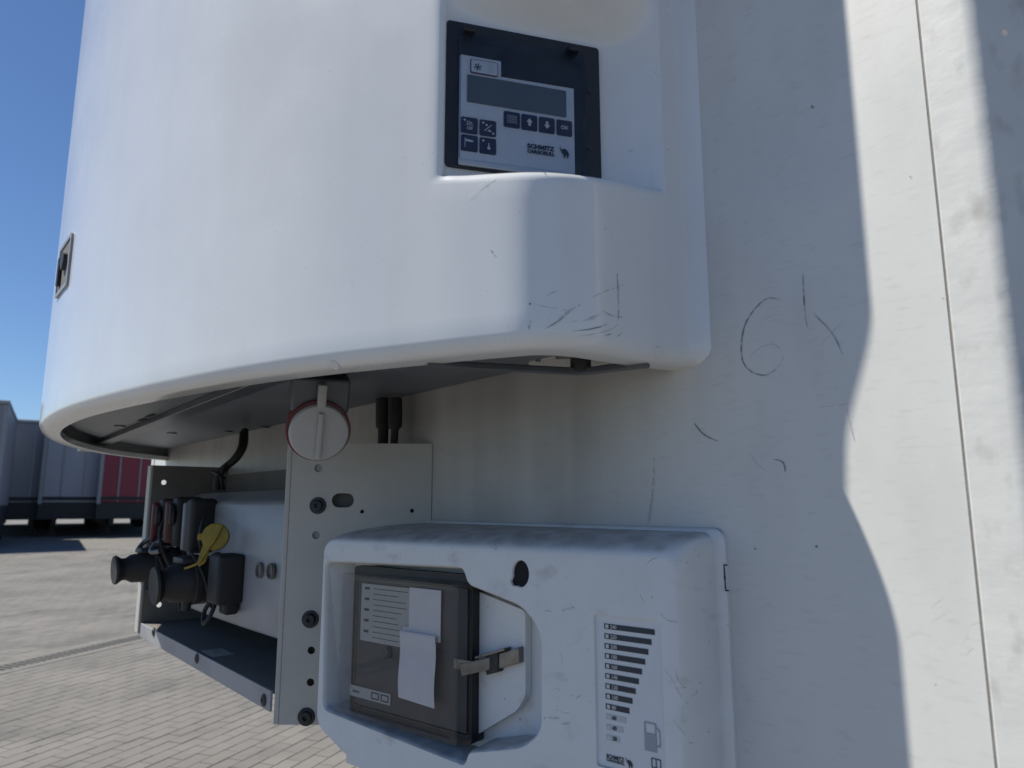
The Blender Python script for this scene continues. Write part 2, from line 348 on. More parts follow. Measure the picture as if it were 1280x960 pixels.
# ------------------------------------------------------------------ ground
SLOPE = 0.0158                                                  # the yard rises gently away from the camera
GN = Vector((-HF.x * SLOPE, -HF.y * SLOPE, 1)).normalized()
def gz(x, y): return SLOPE * (Vector((x, y, 0)) - Vector((0, -D, 0))).dot(HF)
def on_ground(x, y): return on_plane(x, y, Vector((0, -D, 0)), GN)
d0, d1 = on_ground(0, 836), on_ground(186, 794)
gu = (d1 - d0).normalized(); gv = GN.cross(gu).normalized()
GF = Frame(d0, gu, gv, GN)
def ground_mat():
    m = bpy.data.materials.new('far_paving'); m.use_nodes = True; t = m.node_tree; b = t.nodes['Principled BSDF']; b.inputs['Roughness'].default_value = 0.85
    tc = t.nodes.new('ShaderNodeTexCoord'); br = t.nodes.new('ShaderNodeTexBrick')
    br.inputs['Scale'].default_value = 1; br.inputs['Brick Width'].default_value = 0.205; br.inputs['Row Height'].default_value = 0.105; br.inputs['Mortar Size'].default_value = 0.004
    br.inputs['Color1'].default_value = (0.150, 0.142, 0.131, 1); br.inputs['Color2'].default_value = (0.180, 0.170, 0.157, 1); br.inputs['Mortar'].default_value = (0.145, 0.138, 0.127, 1)
    t.links.new(tc.outputs['Object'], br.inputs['Vector'])
    n = t.nodes.new('ShaderNodeTexNoise'); n.inputs['Scale'].default_value = 0.7; n.inputs['Detail'].default_value = 6; t.links.new(tc.outputs['Object'], n.inputs['Vector'])
    r = t.nodes.new('ShaderNodeMapRange'); r.inputs['From Min'].default_value = 0.3; r.inputs['From Max'].default_value = 0.7; r.inputs['To Min'].default_value = 0.8; r.inputs['To Max'].default_value = 1.15
    t.links.new(n.outputs[0], r.inputs[0]); x = t.nodes.new('ShaderNodeMix'); x.data_type = 'RGBA'; x.blend_type = 'MULTIPLY'; x.inputs[0].default_value = 1
    t.links.new(br.outputs[0], x.inputs[6]); t.links.new(r.outputs[0], x.inputs[7]); t.links.new(x.outputs[2], b.inputs['Base Color']); return m
GM = Matrix(((gu.x, gv.x, GN.x, d0.x), (gu.y, gv.y, GN.y, d0.y), (gu.z, gv.z, GN.z, d0.z), (0, 0, 0, 1)))
bm = bmesh.new(); S = 500
bm.faces.new([bm.verts.new((a, b, -0.006)) for a, b in ((-S, -S), (S, -S), (S, S), (-S, S))])
ground = obj('ground', bm, ground_mat()); ground.matrix_world = GM; ground['kind'] = 'structure'
def paver_mat():
    m = bpy.data.materials.new('paver_concrete'); m.use_nodes = True; t = m.node_tree; b = t.nodes['Principled BSDF']; b.inputs['Roughness'].default_value = 0.88
    g = t.nodes.new('ShaderNodeNewGeometry'); n = t.nodes.new('ShaderNodeTexNoise'); n.inputs['Scale'].default_value = 0.9; n.inputs['Detail'].default_value = 7; n.inputs['Roughness'].default_value = 0.65
    t.links.new(g.outputs['Position'], n.inputs['Vector']); n2 = t.nodes.new('ShaderNodeTexNoise'); n2.inputs['Scale'].default_value = 5.5; n2.inputs['Detail'].default_value = 2
    t.links.new(g.outputs['Position'], n2.inputs['Vector'])
    oi = t.nodes.new('ShaderNodeMath'); oi.operation = 'ADD'; t.links.new(n.outputs[0], oi.inputs[0]); t.links.new(g.outputs['Random Per Island'], oi.inputs[1])
    a = t.nodes.new('ShaderNodeMath'); a.operation = 'MULTIPLY_ADD'; a.inputs[1].default_value = 0.13; t.links.new(g.outputs['Random Per Island'], a.inputs[0]); t.links.new(n.outputs[0], a.inputs[2])
    cr = t.nodes.new('ShaderNodeValToRGB'); cr.color_ramp.elements[0].position = 0.34; cr.color_ramp.elements[0].color = (0.122, 0.115, 0.106, 1)
    cr.color_ramp.elements[1].position = 0.86; cr.color_ramp.elements[1].color = (0.214, 0.202, 0.188, 1); t.links.new(a.outputs[0], cr.inputs[0]); t.links.new(cr.outputs[0], b.inputs['Base Color'])
    return m
M['paver'] = paver_mat()
_t = M['paver'].node_tree; _n = _t.nodes.new('ShaderNodeTexNoise'); _g = _t.nodes.new('ShaderNodeNewGeometry'); _n.inputs['Scale'].default_value = 1.7; _n.inputs['Detail'].default_value = 8; _t.links.new(_g.outputs['Position'], _n.inputs['Vector']); _r = _t.nodes.new('ShaderNodeMapRange'); _r.inputs['From Min'].default_value = 0.54; _r.inputs['From Max'].default_value = 0.70; _r.inputs['To Max'].default_value = 0.5; _t.links.new(_n.outputs[0], _r.inputs[0]); _x = _t.nodes.new('ShaderNodeMix'); _x.data_type = 'RGBA'; _x.inputs[7].default_value = (0.07, 0.067, 0.062, 1); _b = _t.nodes['Principled BSDF'].inputs['Base Color']; _t.links.new(_b.links[0].from_socket, _x.inputs[6]); _t.links.new(_r.outputs[0], _x.inputs[0]); _t.links.new(_x.outputs[2], _b)
def paver_tmpl(bm, a, b, jz=0.0):
    L, Wd, g, h = 0.205, 0.105, 0.0014, 0.0022
    lo = [bm.verts.new((a + x, b + y, -0.0048)) for x, y in ((g, g), (L - g, g), (L - g, Wd - g), (g, Wd - g))]
    hi = [bm.verts.new((a + x, b + y, jz)) for x, y in ((g + h, g + h), (L - g - h, g + h), (L - g - h, Wd - g - h), (g + h, Wd - g - h))]
    bm.faces.new(hi)
    for i in range(4): bm.faces.new((lo[i], lo[(i + 1) % 4], hi[(i + 1) % 4], hi[i]))
bm = bmesh.new(); paver_tmpl(bm, -0.1025, -0.0525); pm = bpy.data.meshes.new('paver'); bm.to_mesh(pm); bm.free(); pm.materials.append(M['paver'])
def project(p):
    q = p - CAM; z = q.dot(FW)
    return (640 + FPX * q.dot(RT) / z, 480 - FPX * q.dot(UP) / z, z)
cells = []
for j in range(-95, 110):
    b = j * 0.105
    if -0.21 < b + 0.0525 < 0.21: continue                     # the drainage channel lies here
    for i in range(-50, 50):
        a = i * 0.205 + (0.1025 if j % 2 else 0)
        w = GF.p(a + 0.1025, b + 0.0525)
        if (w - Vector((0, -D, 0))).dot(HF) < 1.0: continue
        x, y, z = project(w)
        if -500 < x < 1100: cells.append((z if (0 < x < 345 and y < 960) else 1e3 + z, a, b))
cells.sort()
for z, a, b in cells[:300]:
    o = bpy.data.objects.new('paver', pm); COL.objects.link(o); o.parent = ground
    o.location = (a + 0.1025, b + 0.0525, random.uniform(-0.001, 0.0012)); o.rotation_euler = (random.uniform(-.006, .006), random.uniform(-.005, .005), random.uniform(-.006, .006))
bm = bmesh.new()
for z, a, b in cells[300:]: paver_tmpl(bm, a, b, random.uniform(-0.0012, 0.001))
o = obj('paving', bm, M['paver']); o.parent = ground; o['kind'] = 'stuff'

# drainage channel
dc = thing('drainage_channel', 'concrete drainage channel with slotted iron grating crossing the paved yard', 'drain', tuple(GF.p(0, 0)))
for s in (-1, 1):
    bm = bmesh.new()
    for k in range(-8, 12): add_box(bm, GF, k * 1.0 + 0.004, k * 1.0 + 0.996, *sorted((s * 0.100, s * 0.205)), -0.03, 0.003, bev=0.005, seg=1)
    obj('kerb_edge', bm, M['concrete'], dc)
bm = bmesh.new()
for k in range(-130, 200): add_box(bm, GF, k * 0.06, k * 0.06 + 0.026, -0.084, 0.084, -0.0045, 0.001)
obj('channel_shade', box(GF, -8, 12, -0.0843, 0.0843, -0.0055, -0.0048), M['hole'], dc)  # black plate paints the shade of the open channel below the slots
add_box(bm, GF, -8, 12, -0.0995, -0.0845, -0.02, 0.0); add_box(bm, GF, -8, 12, 0.0845, 0.0995, -0.02, 0.0)
obj('grating', bm, M['iron'], dc)
# ------------------------------------------------------------------ the trailer itself
ZF, ZT = 1.135, 3.96                                            # body floor and roof
XS = on_wall(1196, 480).x; XE = on_wall(1240, 280).x           # seam and start of the corner rounding
XC = -1.41                                                     # centre line
XL = 2 * XC - XS
tr = thing('refrigerated_trailer', 'tall white refrigerated trailer whose smooth front wall fills the right of the picture', 'trailer', (XC, 6.7, 0))
bm = bmesh.new()
nx, nz = 60, 60
add_box(bm, WORLD, XL, XS - 0.0012, 0, 0.06, ZF, ZT)
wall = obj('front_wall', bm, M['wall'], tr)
def corner(s):
    # section of the corner profile, s = 1 right side, -1 left side
    x0 = XS if s > 0 else XL
    sec = [(0.0012, 0.012), (0.0012, -0.0012), (0.0022, -0.0022), (0.004, -0.0022)]
    fl = XE - XS
    sec.append((fl * 0.6, -0.0022))
    th = math.radians(56); R = 0.016
    for k in range(7):
        t = th * k / 6; sec.append((fl - 0.004 + R * math.sin(t), -0.0022 + R * (1 - math.cos(t))))
    ex, ey = sec[-1]; L = 0.075
    sec.append((ex + L * math.cos(th), ey + L * math.sin(th))); bx, by = sec[-1]
    sec += [(bx + 0.008, by + 0.02), (bx + 0.009, by + 0.06), (bx + 0.009, by + 0.10), (0.0012, by + 0.10)]
    rings = [[Vector((x0 + s * a, b, z)) for a, b in sec] for z in [ZF + (ZT - ZF) * k / 24 for k in range(25)]]
    return loft(rings, True, True, True), bx + 0.009, by
bm, CW, CY = corner(1); obj('corner_post', bm, M['post'], tr, 25)
bm2 = bmesh.new(); add_box(bm2, WORLD, XS - 0.0011, XS + 0.0011, 0.0004, 0.01, ZF, ZT); obj('sealant_joint', bm2, M['sealant'], tr)
bm, _, _ = corner(-1); obj('corner_post', bm, M['post'], tr, 25)
XR = XS + CW; XL2 = XL - CW
for s, x in ((1, XR), (-1, XL2)):
    bm = bmesh.new(); add_box(bm, WORLD, min(x - s * 0.004, x - s * 0.08), max(x - s * 0.004, x - s * 0.08), CY + 0.10, 13.4, ZF, ZT); obj('side_wall', bm, M['wall'], tr)
bm = bmesh.new(); add_box(bm, WORLD, XL2 + 0.01, XR - 0.01, 0.004, 13.4, ZT - 0.0, ZT + 0.05, bev=0.01); obj('roof', bm, M['wall'], tr)
bm = bmesh.new(); add_box(bm, WORLD, XL2 + 0.01, XR - 0.01, 0.35, 13.4, ZF - 0.06, ZF - 0.001); obj('floor_frame', bm, M['chassis'], tr)
for s in (-1, 1):
    bm = bmesh.new(); add_box(bm, WORLD, XC + s * 0.65 - 0.07, XC + s * 0.65 + 0.07, 1.2, 13.3, ZF - 0.32, ZF - 0.062); obj('chassis_beam', bm, M['chassis'], tr)
    bm = bmesh.new(); y0 = 2.6; g = gz(XC + s * 0.8, y0)
    add_box(bm, WORLD, XC + s * 0.8 - 0.06, XC + s * 0.8 + 0.06, y0 - 0.06, y0 + 0.06, g + 0.05, ZF - 0.2); add_box(bm, WORLD, XC + s * 0.8 - 0.14, XC + s * 0.8 + 0.14, y0 - 0.12, y0 + 0.12, g, g + 0.05)
    obj('landing_leg', bm, M['chassis'], tr)
    for y in (8.4, 9.7, 11.0):
        g = gz(XC + s * 1.05, y)
        w_ = obj('wheel', rev((XC + s * 0.92, y, g + 0.5), (s, 0, 0), [(0, 0), (0, 0.42), (0.04, 0.5), (0.28, 0.5), (0.32, 0.42), (0.30, 0.30), (0.24, 0.1), (0.24, 0)], 36), M['tyre'], tr, 35)

def ribbon(pts, w, lift, n):
    """thin tapered mark lying on a surface; pts world points, n outward normal(s)"""
    bm = bmesh.new(); A = []
    for i, p in enumerate(pts):
        d = (pts[min(i + 1, len(pts) - 1)] - pts[max(i - 1, 0)]).normalized(); nn = n[i] if isinstance(n, list) else n
        s = nn.cross(d).normalized(); t = i / (len(pts) - 1)
        ww = w * (0.25 + 0.75 * math.sin(math.pi * min(max(t, 0.03), 0.97)) ** 0.6) * random.uniform(0.75, 1.25) / 2
        A.append((bm.verts.new(p + s * ww + nn * lift), bm.verts.new(p - s * ww + nn * lift)))
    for a, b in zip(A, A[1:]): bm.faces.new((a[0], a[1], b[1], b[0]))
    return bm
def wall_mark(px, wpx, m='scuff', name='scuff_mark'):
    P = spline([on_wall(x, y) for x, y in px], 5); sc = (P[0] - CAM).length / FPX
    obj(name, ribbon(P, wpx * 0.8 * sc, 0.0006, Vector((0, -1, 0))), M[m], wall)
wall_mark([(975, 375), (960, 373), (945, 385), (932, 405), (927, 430), (929, 452), (940, 465), (957, 469), (970, 462)], 2.2)
wall_mark([(970, 462), (979, 448), (970, 431), (952, 434), (936, 447)], 0.8, 'scuff_soft')
wall_mark([(1004, 342), (1005, 370), (1007, 398)], 2.0)
wall_mark([(1007, 398), (1010, 410)], 0.8)
wall_mark([(1017, 392), (1035, 410), (1046, 426), (1053, 443)], 1.4)
wall_mark([(1055, 400), (1040, 416), (1025, 432)], 0.8, 'scuff_soft')
wall_mark([(868, 529), (880, 543), (898, 552)], 2.2)
wall_mark([(968, 574), (979, 578), (982, 590)], 2.0)
wall_mark([(938, 565), (946, 580), (960, 589)], 0.9, 'scuff_soft')
wall_mark([(818, 571), (817, 600), (814, 630), (810, 655)], 3.6, 'scuff_soft')
wall_mark([(1058, 509), (1062, 528), (1068, 552)], 1.6, 'scuff_soft')
wall_mark([(1018, 510), (1045, 507), (1068, 504)], 0.8, 'scuff_soft')
for x, y, r in ((1016, 134, 2.6), (1258, 43, 5.0), (1021, 683, 2.2), (1138, 221, 1.2), (944, 686, 1.4)):
    P = [on_wall(x + r * math.cos(a) * (0.7 + 0.6 * random.random()), y + r * math.sin(a) * (0.6 + 0.6 * random.random())) for a in (0.3, 1.5, 2.6, 3.9, 5.1)]
    bm = bmesh.new(); bm.faces.new([bm.verts.new(p + Vector((0, -0.003 if x > 1200 else -0.0006, 0))) for p in P]); obj('paint_chip', bm, M['scuff'], wall)
for k in range(9):                                            # fine scratches low on the lit panel
    x = random.uniform(1120, 1210); y = random.uniform(740, 900); a = random.uniform(-0.9, -0.2); l = random.uniform(8, 26)
    wall_mark([(x, y), (x + l * 0.5 * math.cos(a), y + l * 0.5 * math.sin(a) - 1), (x + l * math.cos(a), y + l * math.sin(a))], random.uniform(0.4, 0.8), 'scuff_soft')

# ------------------------------------------------------------------ refrigeration unit
zc = on_wall(892, 444).z                                       # height the plan outline was read at
ZB = zc - 0.008; LIP = 0.016; ZU = 3.72
opx = [(892, 444), (879, 446), (866, 446), (848, 444), (825, 441), (802, 437), (779, 433), (752, 428), (725, 424.5), (697, 422.5), (669, 422), (645, 423.5), (622, 426), (560, 432), (500, 439), (400, 450), (300, 463.5), (200, 482), (120, 500.5), (70, 516), (47, 533), (60, 547), (90, 557), (130, 565), (190, 572)]
oc = [at_z(x, y, zc) for x, y in opx]; oc[0].y = 0.001
oc = [Vector((p.x, min(p.y, 0.001), 0)) for p in oc]
far = oc[-1].x - 0.03
oc.append(Vector((far, 0.001, 0)))
C0 = []
P = spline(oc, 10)
# keep sample spacing under control
for p in P:
    if not C0 or (p - C0[-1]).length > 0.0035: C0.append(p)
for it in range(14): C0 = [C0[0]] + [(C0[i - 1] + C0[i] * 2 + C0[i + 1]) / 4 for i in range(1, len(C0) - 1)] + [C0[-1]]
for it in range(26): C0 = [C0[0]] + [((C0[i - 1] + C0[i] * 2 + C0[i + 1]) / 4 if (C0[i].y < -0.135 and C0[i].x > -1.0) else C0[i]) for i in range(1, len(C0) - 1)] + [C0[-1]]
def px_of(p, z): return project(Vector((p.x, p.y, z)))[0]
# recess for the control panel: plan of its back
pdir = Vector((0.388, 0.921, 0)).normalized()
def hray(x):                                                   # level direction of a pixel column near the horizon
    r = ray(x, 632); return Vector((r.x, r.y, 0))
XA, XB = 546, 838
def on_outline(xpx):
    best = min(range(60 if xpx < 600 else 0, len(C0) // 2), key=lambda i: abs(px_of(C0[i], zc) - xpx)); return best
iA, iB = on_outline(XA), on_outline(XB)
A, B = C0[iA], C0[iB]
PA = A + (A - Vector((0, -D, 0))).normalized() * 0.010         # the panel plane starts just inside the edge
def line_at(xpx):
    r = hray(xpx); q = PA - Vector((0, -D, 0))
    det = r.x * (-pdir.y) + pdir.x * r.y
    t = (q.x * (-pdir.y) + pdir.x * q.y) / det
    return Vector((0, -D, 0)) + r * t
L0, L1 = line_at(549), line_at(762)
rc = [A]
rc += [L0.lerp(L1, k / 30) for k in range(31)]
ct = L1 + pdir * 0.022
for k in range(1, 22):
    t = k / 21; rc.append(L1 * (1 - t) ** 2 + ct * 2 * t * (1 - t) + B * t * t)
lens = [0]
for a, b in zip(rc, rc[1:]): lens.append(lens[-1] + (b - a).length)
def along(t):
    s = t * lens[-1]
    for i in range(len(rc) - 1):
        if s <= lens[i + 1] + 1e-9: return rc[i].lerp(rc[i + 1], (s - lens[i]) / max(lens[i + 1] - lens[i], 1e-9))
    return rc[-1]
N = len(C0)
# denser samples across the recess
C = C0[:iB]; nseg = 90
arc = C0[iB:iA + 1]; al = [0]
for a, b in zip(arc, arc[1:]): al.append(al[-1] + (b - a).length)
def arc_at(t):
    s = t * al[-1]
    for i in range(len(arc) - 1):
        if s <= al[i + 1] + 1e-9: return arc[i].lerp(arc[i + 1], (s - al[i]) / max(al[i + 1] - al[i], 1e-9))
    return arc[-1]
R = list(C)
for k in range(nseg):
    C.append(arc_at(k / nseg)); R.append(along(1 - k / nseg))
C += C0[iA:]; R += C0[iA:]
k0 = iB + nseg
for it in range(5):
    R2 = list(R)
    for i in range(k0 - 9, k0 + 3): R2[i] = (R[i - 1] + R[i] * 2 + R[i + 1]) / 4
    R = R2
n = len(C)
nor = []
for i in range(n):
    d = (C[min(i + 1, n - 1)] - C[max(i - 1, 0)]); d.z = 0; d.normalize(); nor.append(Vector((d.y, -d.x, 0)) * (-1))
# outward = away from the unit's middle
mid = Vector((XC, -0.05, 0))
nor = [v if v.dot(c - mid) > 0 else -v for v, c in zip(nor, C)]
led = [(500, 213), (546, 214), (575, 214.5), (610, 211.5), (650, 209.5), (690, 209.5), (730, 213), (770, 219.5), (800, 226), (838, 233), (892, 245)]
def ledge_z(p):
    x = px_of(p, zc)
    for (x0, y0), (x1, y1) in zip(led, led[1:]):
        if x0 <= x <= x1: y = y0 + (y1 - y0) * (x - x0) / (x1 - x0); break
    else: y = led[0][1] if x < 500 else led[-1][1]
    q = Vector((p.x, p.y, 0)) - Vector((0, -D, 0)); F = q.dot(HF); r = ray(max(x, 500), y); return EYE + r.z * F / r.dot(HF)
zl = [ledge_z(p) for p in C]
zl0 = zl[iB + nseg]                                            # beyond the recess the rows run level
for i in range(n):
    if i > iB + nseg: zl[i] = zl0
for it in range(20): zl = [zl[0]] + [(zl[i - 1] + zl[i] + zl[i + 1]) / 3 for i in range(1, n - 1)] + [zl[-1]]
q = A - Vector((0, -D, 0)); r_ = ray(548, 18); ZR0 = EYE + r_.z * q.dot(HF) / r_.dot(HF)   # the recess starts to close here
rows = []
rows.append(lambda i: C[i] - nor[i] * 0.036 + Vector((0, 0, ZB + 0.012)))
rows.append(lambda i: C[i] - nor[i] * 0.036 + Vector((0, 0, ZB)))
for k in range(6):
    a = math.pi / 2 * k / 5
    rows.append(lambda i, a=a: C[i] - nor[i] * (LIP * (1 - math.sin(a))) + Vector((0, 0, ZB + LIP * (1 - math.cos(a)))))
def blendpos(i, off): 
    v = R[i] - C[i]; l = v.length
    return C[i] if l < 1e-6 else C[i] + v * min(1, off / l)
for k in range(1, 9): rows.append(lambda i, k=k: C[i] + Vector((0, 0, ZB + LIP + (zl[i] - 0.013 - ZB - LIP) * k / 8)))
for k in range(1, 7):
    a = math.pi / 2 * k / 6
    rows.append(lambda i, a=a: blendpos(i, 0.013 * (1 - math.cos(a))) + Vector((0, 0, zl[i] - 0.013 + 0.013 * math.sin(a))))
rows.append(lambda i: R[i] + Vector((0, 0, zl[i] + 0.0015)))
for k in range(1, 7): rows.append(lambda i, k=k: R[i] + Vector((0, 0, zl[i] + 0.0015 + (ZR0 - zl[i]) * k / 6)))
TOPH = 0.075
for k in range(1, 15):
    t = k / 14; w = 0.5 - 0.5 * math.cos(math.pi * t)
    rows.append(lambda i, t=t, w=w: R[i].lerp(C[i], w) + Vector((0, 0, ZR0 + 0.0015 + TOPH * t)))
for k in range(1, 9): rows.append(lambda i, k=k: C[i] + Vector((0, 0, ZR0 + TOPH + 0.002 + (ZU - 0.1 - ZR0 - TOPH) * k / 8)))
for k in range(1, 6):
    a = math.pi / 2 * k / 5
    rows.append(lambda i, a=a: C[i] - nor[i] * 0.06 * (1 - math.cos(a)) + Vector((0, 0, ZU - 0.1 + 0.06 * math.sin(a))))
grid = []
for f in rows:
    rr = [f(i) for i in range(n)]
    for p in rr: p.y = min(p.y, 0.001)
    grid.append(rr)
un = thing('refrigeration_unit', 'large white curved cooling unit with control panel bolted high on the trailer front', 'cooling unit', (XC, -0.1, ZB))
bm = loft(grid, False)
bm.verts.ensure_lookup_table()
bm.faces.new(bm.verts[-n:])
bmesh.ops.remove_doubles(bm, verts=bm.verts, dist=1e-5)
bvh = BVHTree.FromBMesh(bm)
housing = obj('housing', bm, M['grp'], un, 42)
def hit(x, y):
    h, nn, idx, dist = bvh.ray_cast(CAM, ray(x, y).normalized())
    if h is None: return None, None
    if nn.dot(ray(x, y)) > 0: nn = -nn
    return h, nn
def skin_mark(px, wpx, m='scuff', name='scratch'):
    pts, ns = [], []
    seq = [tuple(v)[:2] for v in spline([Vector((x, y, 0)) for x, y in px], 4)]
    for x, y in seq:
        h, nn = hit(x, y)
        if h is None: continue
        pts.append(h); ns.append(nn)
    if len(pts) < 2: return
    sc = (pts[0] - CAM).length / FPX
    obj(name, ribbon(pts, wpx * sc, 0.0007, ns), M[m], housing)
skin_mark([(771, 342), (772, 360), (773, 385), (772, 402)], 1.7)
skin_mark([(779, 356), (765, 361), (752, 366), (738, 373)], 0.9, 'scuff_soft')
skin_mark([(682, 411), (695, 403), (706, 393), (716, 386), (726, 381)], 2.0, 'scuff_soft')
skin_mark([(684, 410), (699, 401), (712, 390)], 1.0)
skin_mark([(660, 405), (662, 412), (663, 400)], 1.2)
skin_mark([(662, 379), (663, 381)], 2.5)
skin_mark([(683, 371), (690, 366), (697, 364)], 1.3, 'scuff_soft')
skin_mark([(668, 381), (690, 385), (712, 389)], 0.8, 'scuff_soft')
skin_mark([(708, 403), (740, 399), (750, 391)], 1.1, 'scuff_soft')
skin_mark([(715, 414), (735, 412), (752, 408), (758, 405)], 1.3)
skin_mark([(752, 388), (763, 394), (778, 397)], 1.2)
skin_mark([(735, 398), (747, 394)], 0.9)
skin_mark([(725, 420), (745, 417), (763, 412), (772, 405)], 1.2, 'scuff_soft')
skin_mark([(755, 420), (765, 417)], 1.2); skin_mark([(770, 422), (778, 415)], 1.0)
skin_mark([(614, 313), (617, 317)], 2.2); skin_mark([(677, 212), (679, 212)], 4.5); skin_mark([(679, 213), (682, 219)], 1.2)
skin_mark([(585, 246), (592, 241), (600, 232), (608, 227), (618, 223)], 1.8, 'scratch_white'); skin_mark([(606, 228), (609, 233)], 1.1, 'scuff_soft')
skin_mark([(596, 240), (598, 236)], 1.1, 'scuff_soft')
skin_mark([(834, 187), (835, 188)], 2.5); skin_mark([(786, 190), (792, 187)], 1.0, 'scuff_soft'); skin_mark([(756, 286), (757, 287)], 1.8)
for k in range(9):
    x = random.uniform(390, 650); y = random.uniform(330, 405); skin_mark([(x, y), (x + random.uniform(2, 6), y - random.uniform(0.5, 2))], random.uniform(0.4, 0.7), 'scuff_soft')
for x, y in ((823, 440), (418, 456)):   # screw heads under the lip
    h, nn = hit(x, y)
    if h is not None: obj('screw', rev(h, nn, [(-0.001, 0.0055), (0.0006, 0.0055), (0.0008, 0.004), (0.0004, 0.0)], 16), M['bin'], un, 30)

# control panel in the recess
pn = Vector((pdir.y, -pdir.x, 0))
PF = Frame(Vector((PA.x, PA.y, EYE)), pdir, (0, 0, 1), pn)
tl = PF.px(557, 28.5); trp = PF.px(747.5, 63); lo_z = min(PF.px(553, 208)[1], PF.px(748, 214)[1])
lo_z = PF.px(553, 207)[1]
ax0, ax1 = PF.px(556, 120)[0], PF.px(748, 140)[0]
az1 = (tl[1] + trp[1]) / 2; az0 = lo_z - 0.001
cp = obj('control_panel', plate(PF, rrect(ax0, ax1, az0, az1, 0.004), [], 0.0045, -0.004), M['bezel'], un, 30)
aw, ah = ax1 - ax0, az1 - az0
def u_(f): return ax0 + aw * f
def v_(f): return az1 - ah * f                               # 0 top, 1 bottom
# fractions measured on the photograph (inside the rectified panel)
def fr_(x, y): 
    a, b = PF.px(x, y); return ((a - ax0) / aw, (az1 - b) / ah)
def zx(x, y): return fr_(540 + x / 4.8, 20 + y / 4.8)          # from the enlarged view
obj('keypad', plate(PF, rrect(u_(zx(160, 260)[0]), u_(zx(838, 500)[0]), az0 + 0.002, v_(zx(160, 262)[1]) + 0.0022, 0.002), [], 0.0062, 0.003), M['keypad'], cp)
a0, b0 = zx(405, 300); a1, b1 = zx(838, 455)
obj('dark_window', plate(PF, [(u_(a0), v_(b0) - 0.001), (u_(a0), v_(zx(160, 262)[1]) + 0.0024), (u_(a1) + 0.0008, v_(zx(160, 262)[1]) + 0.0024), (u_(a1) + 0.0008, v_(b1)), (u_(a0), v_(zx(405, 385)[1]))], [], 0.0067, 0.005), M['bezel'], cp)
a0, b0 = zx(203, 372); a1, b1 = zx(793, 628)
obj('display', plate(PF, rrect(u_(a0), u_(a1), v_(b1), v_(b0), 0.001), [], 0.0072, 0.005), M['lcd'], cp)
key = []
def button(x, y):                                               # enlarged-view centre
    a, b = zx(x, y); s = 0.0086
    obj('button', plate(PF, rrect(u_(a) - s, u_(a) + s, v_(b) - s, v_(b) + s, 0.0016), [], 0.0075, 0.005), M['navy'], cp); return u_(a), v_(b)
ink = bmesh.new()
bts = [(215, 677), (325, 694), (215, 783), (325, 800), (468, 643), (572, 660), (676, 676), (780, 692)]
pos = [button(*q) for q in bts]; T = 0.0079
for (x, y), s in ((pos[0], ('On', 'Off')),):
    add_text(ink, PF, s[0], x, y + 0.0012, T, 0.0045, 0.0001, 'CENTER'); add_text(ink, PF, s[1], x, y - 0.0050, T, 0.0045, 0.0001, 'CENTER')
    add_flat(ink, PF, [(x - .004, y - .0002), (x + .004, y - .0002), (x + .004, y + .0003), (x - .004, y + .0003)], T)
for x, y in (pos[0], pos[1], pos[3]): add_flat(ink, PF, circ(x - 0.005, y + 0.005, 0.0012, 10), T)
x, y = pos[1]; add_flat(ink, PF, [(x - .0042, y - .0034), (x - .0036, y - .004), (x + .0042, y + .0034), (x + .0036, y + .004)], T); add_flat(ink, PF, circ(x - .0015, y + .003, .0012, 8), T); add_flat(ink, PF, [(x - .001, y - .004), (x + .004, y - .004), (x + .0015, y - .0015)], T); add_flat(ink, PF, circ(x + .0055, y - .0055, .0012, 10), T)
x, y = pos[2]; add_flat(ink, PF, [(x - .005, y - .005), (x - .0044, y - .005), (x - .0044, y + .005), (x - .005, y + .005)], T); add_flat(ink, PF, [(x - .004, y + .004), (x + .004, y + .003), (x + .003, y + .001), (x - .004, y + .0015)], T)
x, y = pos[3]; add_flat(ink, PF, circ(x + .0008, y - .0025, .0017, 10), T); add_flat(ink, PF, [(x + .0003, y - .002), (x + .0013, y - .002), (x + .0013, y + .003), (x + .0003, y + .003)], T)
x, y = pos[4]
for k in range(5): add_flat(ink, PF, [(x - .0035, y - .004 + k * .0019), (x + .0035, y - .004 + k * .0019), (x + .0035, y - .0035 + k * .0019), (x - .0035, y - .0035 + k * .0019)], T)
for sx in (-.0048, .0044): add_flat(ink, PF, [(x + sx, y - .0048), (x + sx + .0004, y - .0048), (x + sx + .0004, y + .0048), (x + sx, y + .0048)], T)
for (x, y), s in ((pos[5], 1), (pos[6], -1)): add_flat(ink, PF, [(x - .0014, y - .004 * s), (x + .0014, y - .004 * s), (x + .0014, y), (x + .0034, y), (x, y + .0045 * s), (x - .0034, y), (x - .0014, y)], T)
x, y = pos[7]; add_text(ink, PF, 'OK', x, y - 0.0018, T, 0.0056, 0.00015, 'CENTER')
obj('button_symbols', ink, M['white_ink'], cp)
a, b = zx(222, 280); a1, b1 = zx(384, 380)
sx0, sx1, sy1, sy0 = u_(a), u_(a1), v_(b), v_(b) - 0.0155
obj('snow_label', plate(PF, rrect(sx0, sx1, sy0, sy1, 0.0015), [], 0.0076, 0.005), M['navy_frame'], cp)
bm = flat(PF, rrect(sx0 + .0008, sx1 - .0008, sy0 + .0008, sy1 - .0008, 0.001), 0.0079); obj('snow_label_face', bm, M['keypad'], cp)
ink = bmesh.new(); cxs, cys = sx0 + 0.0075, (sy0 + sy1) / 2 - 0.0008
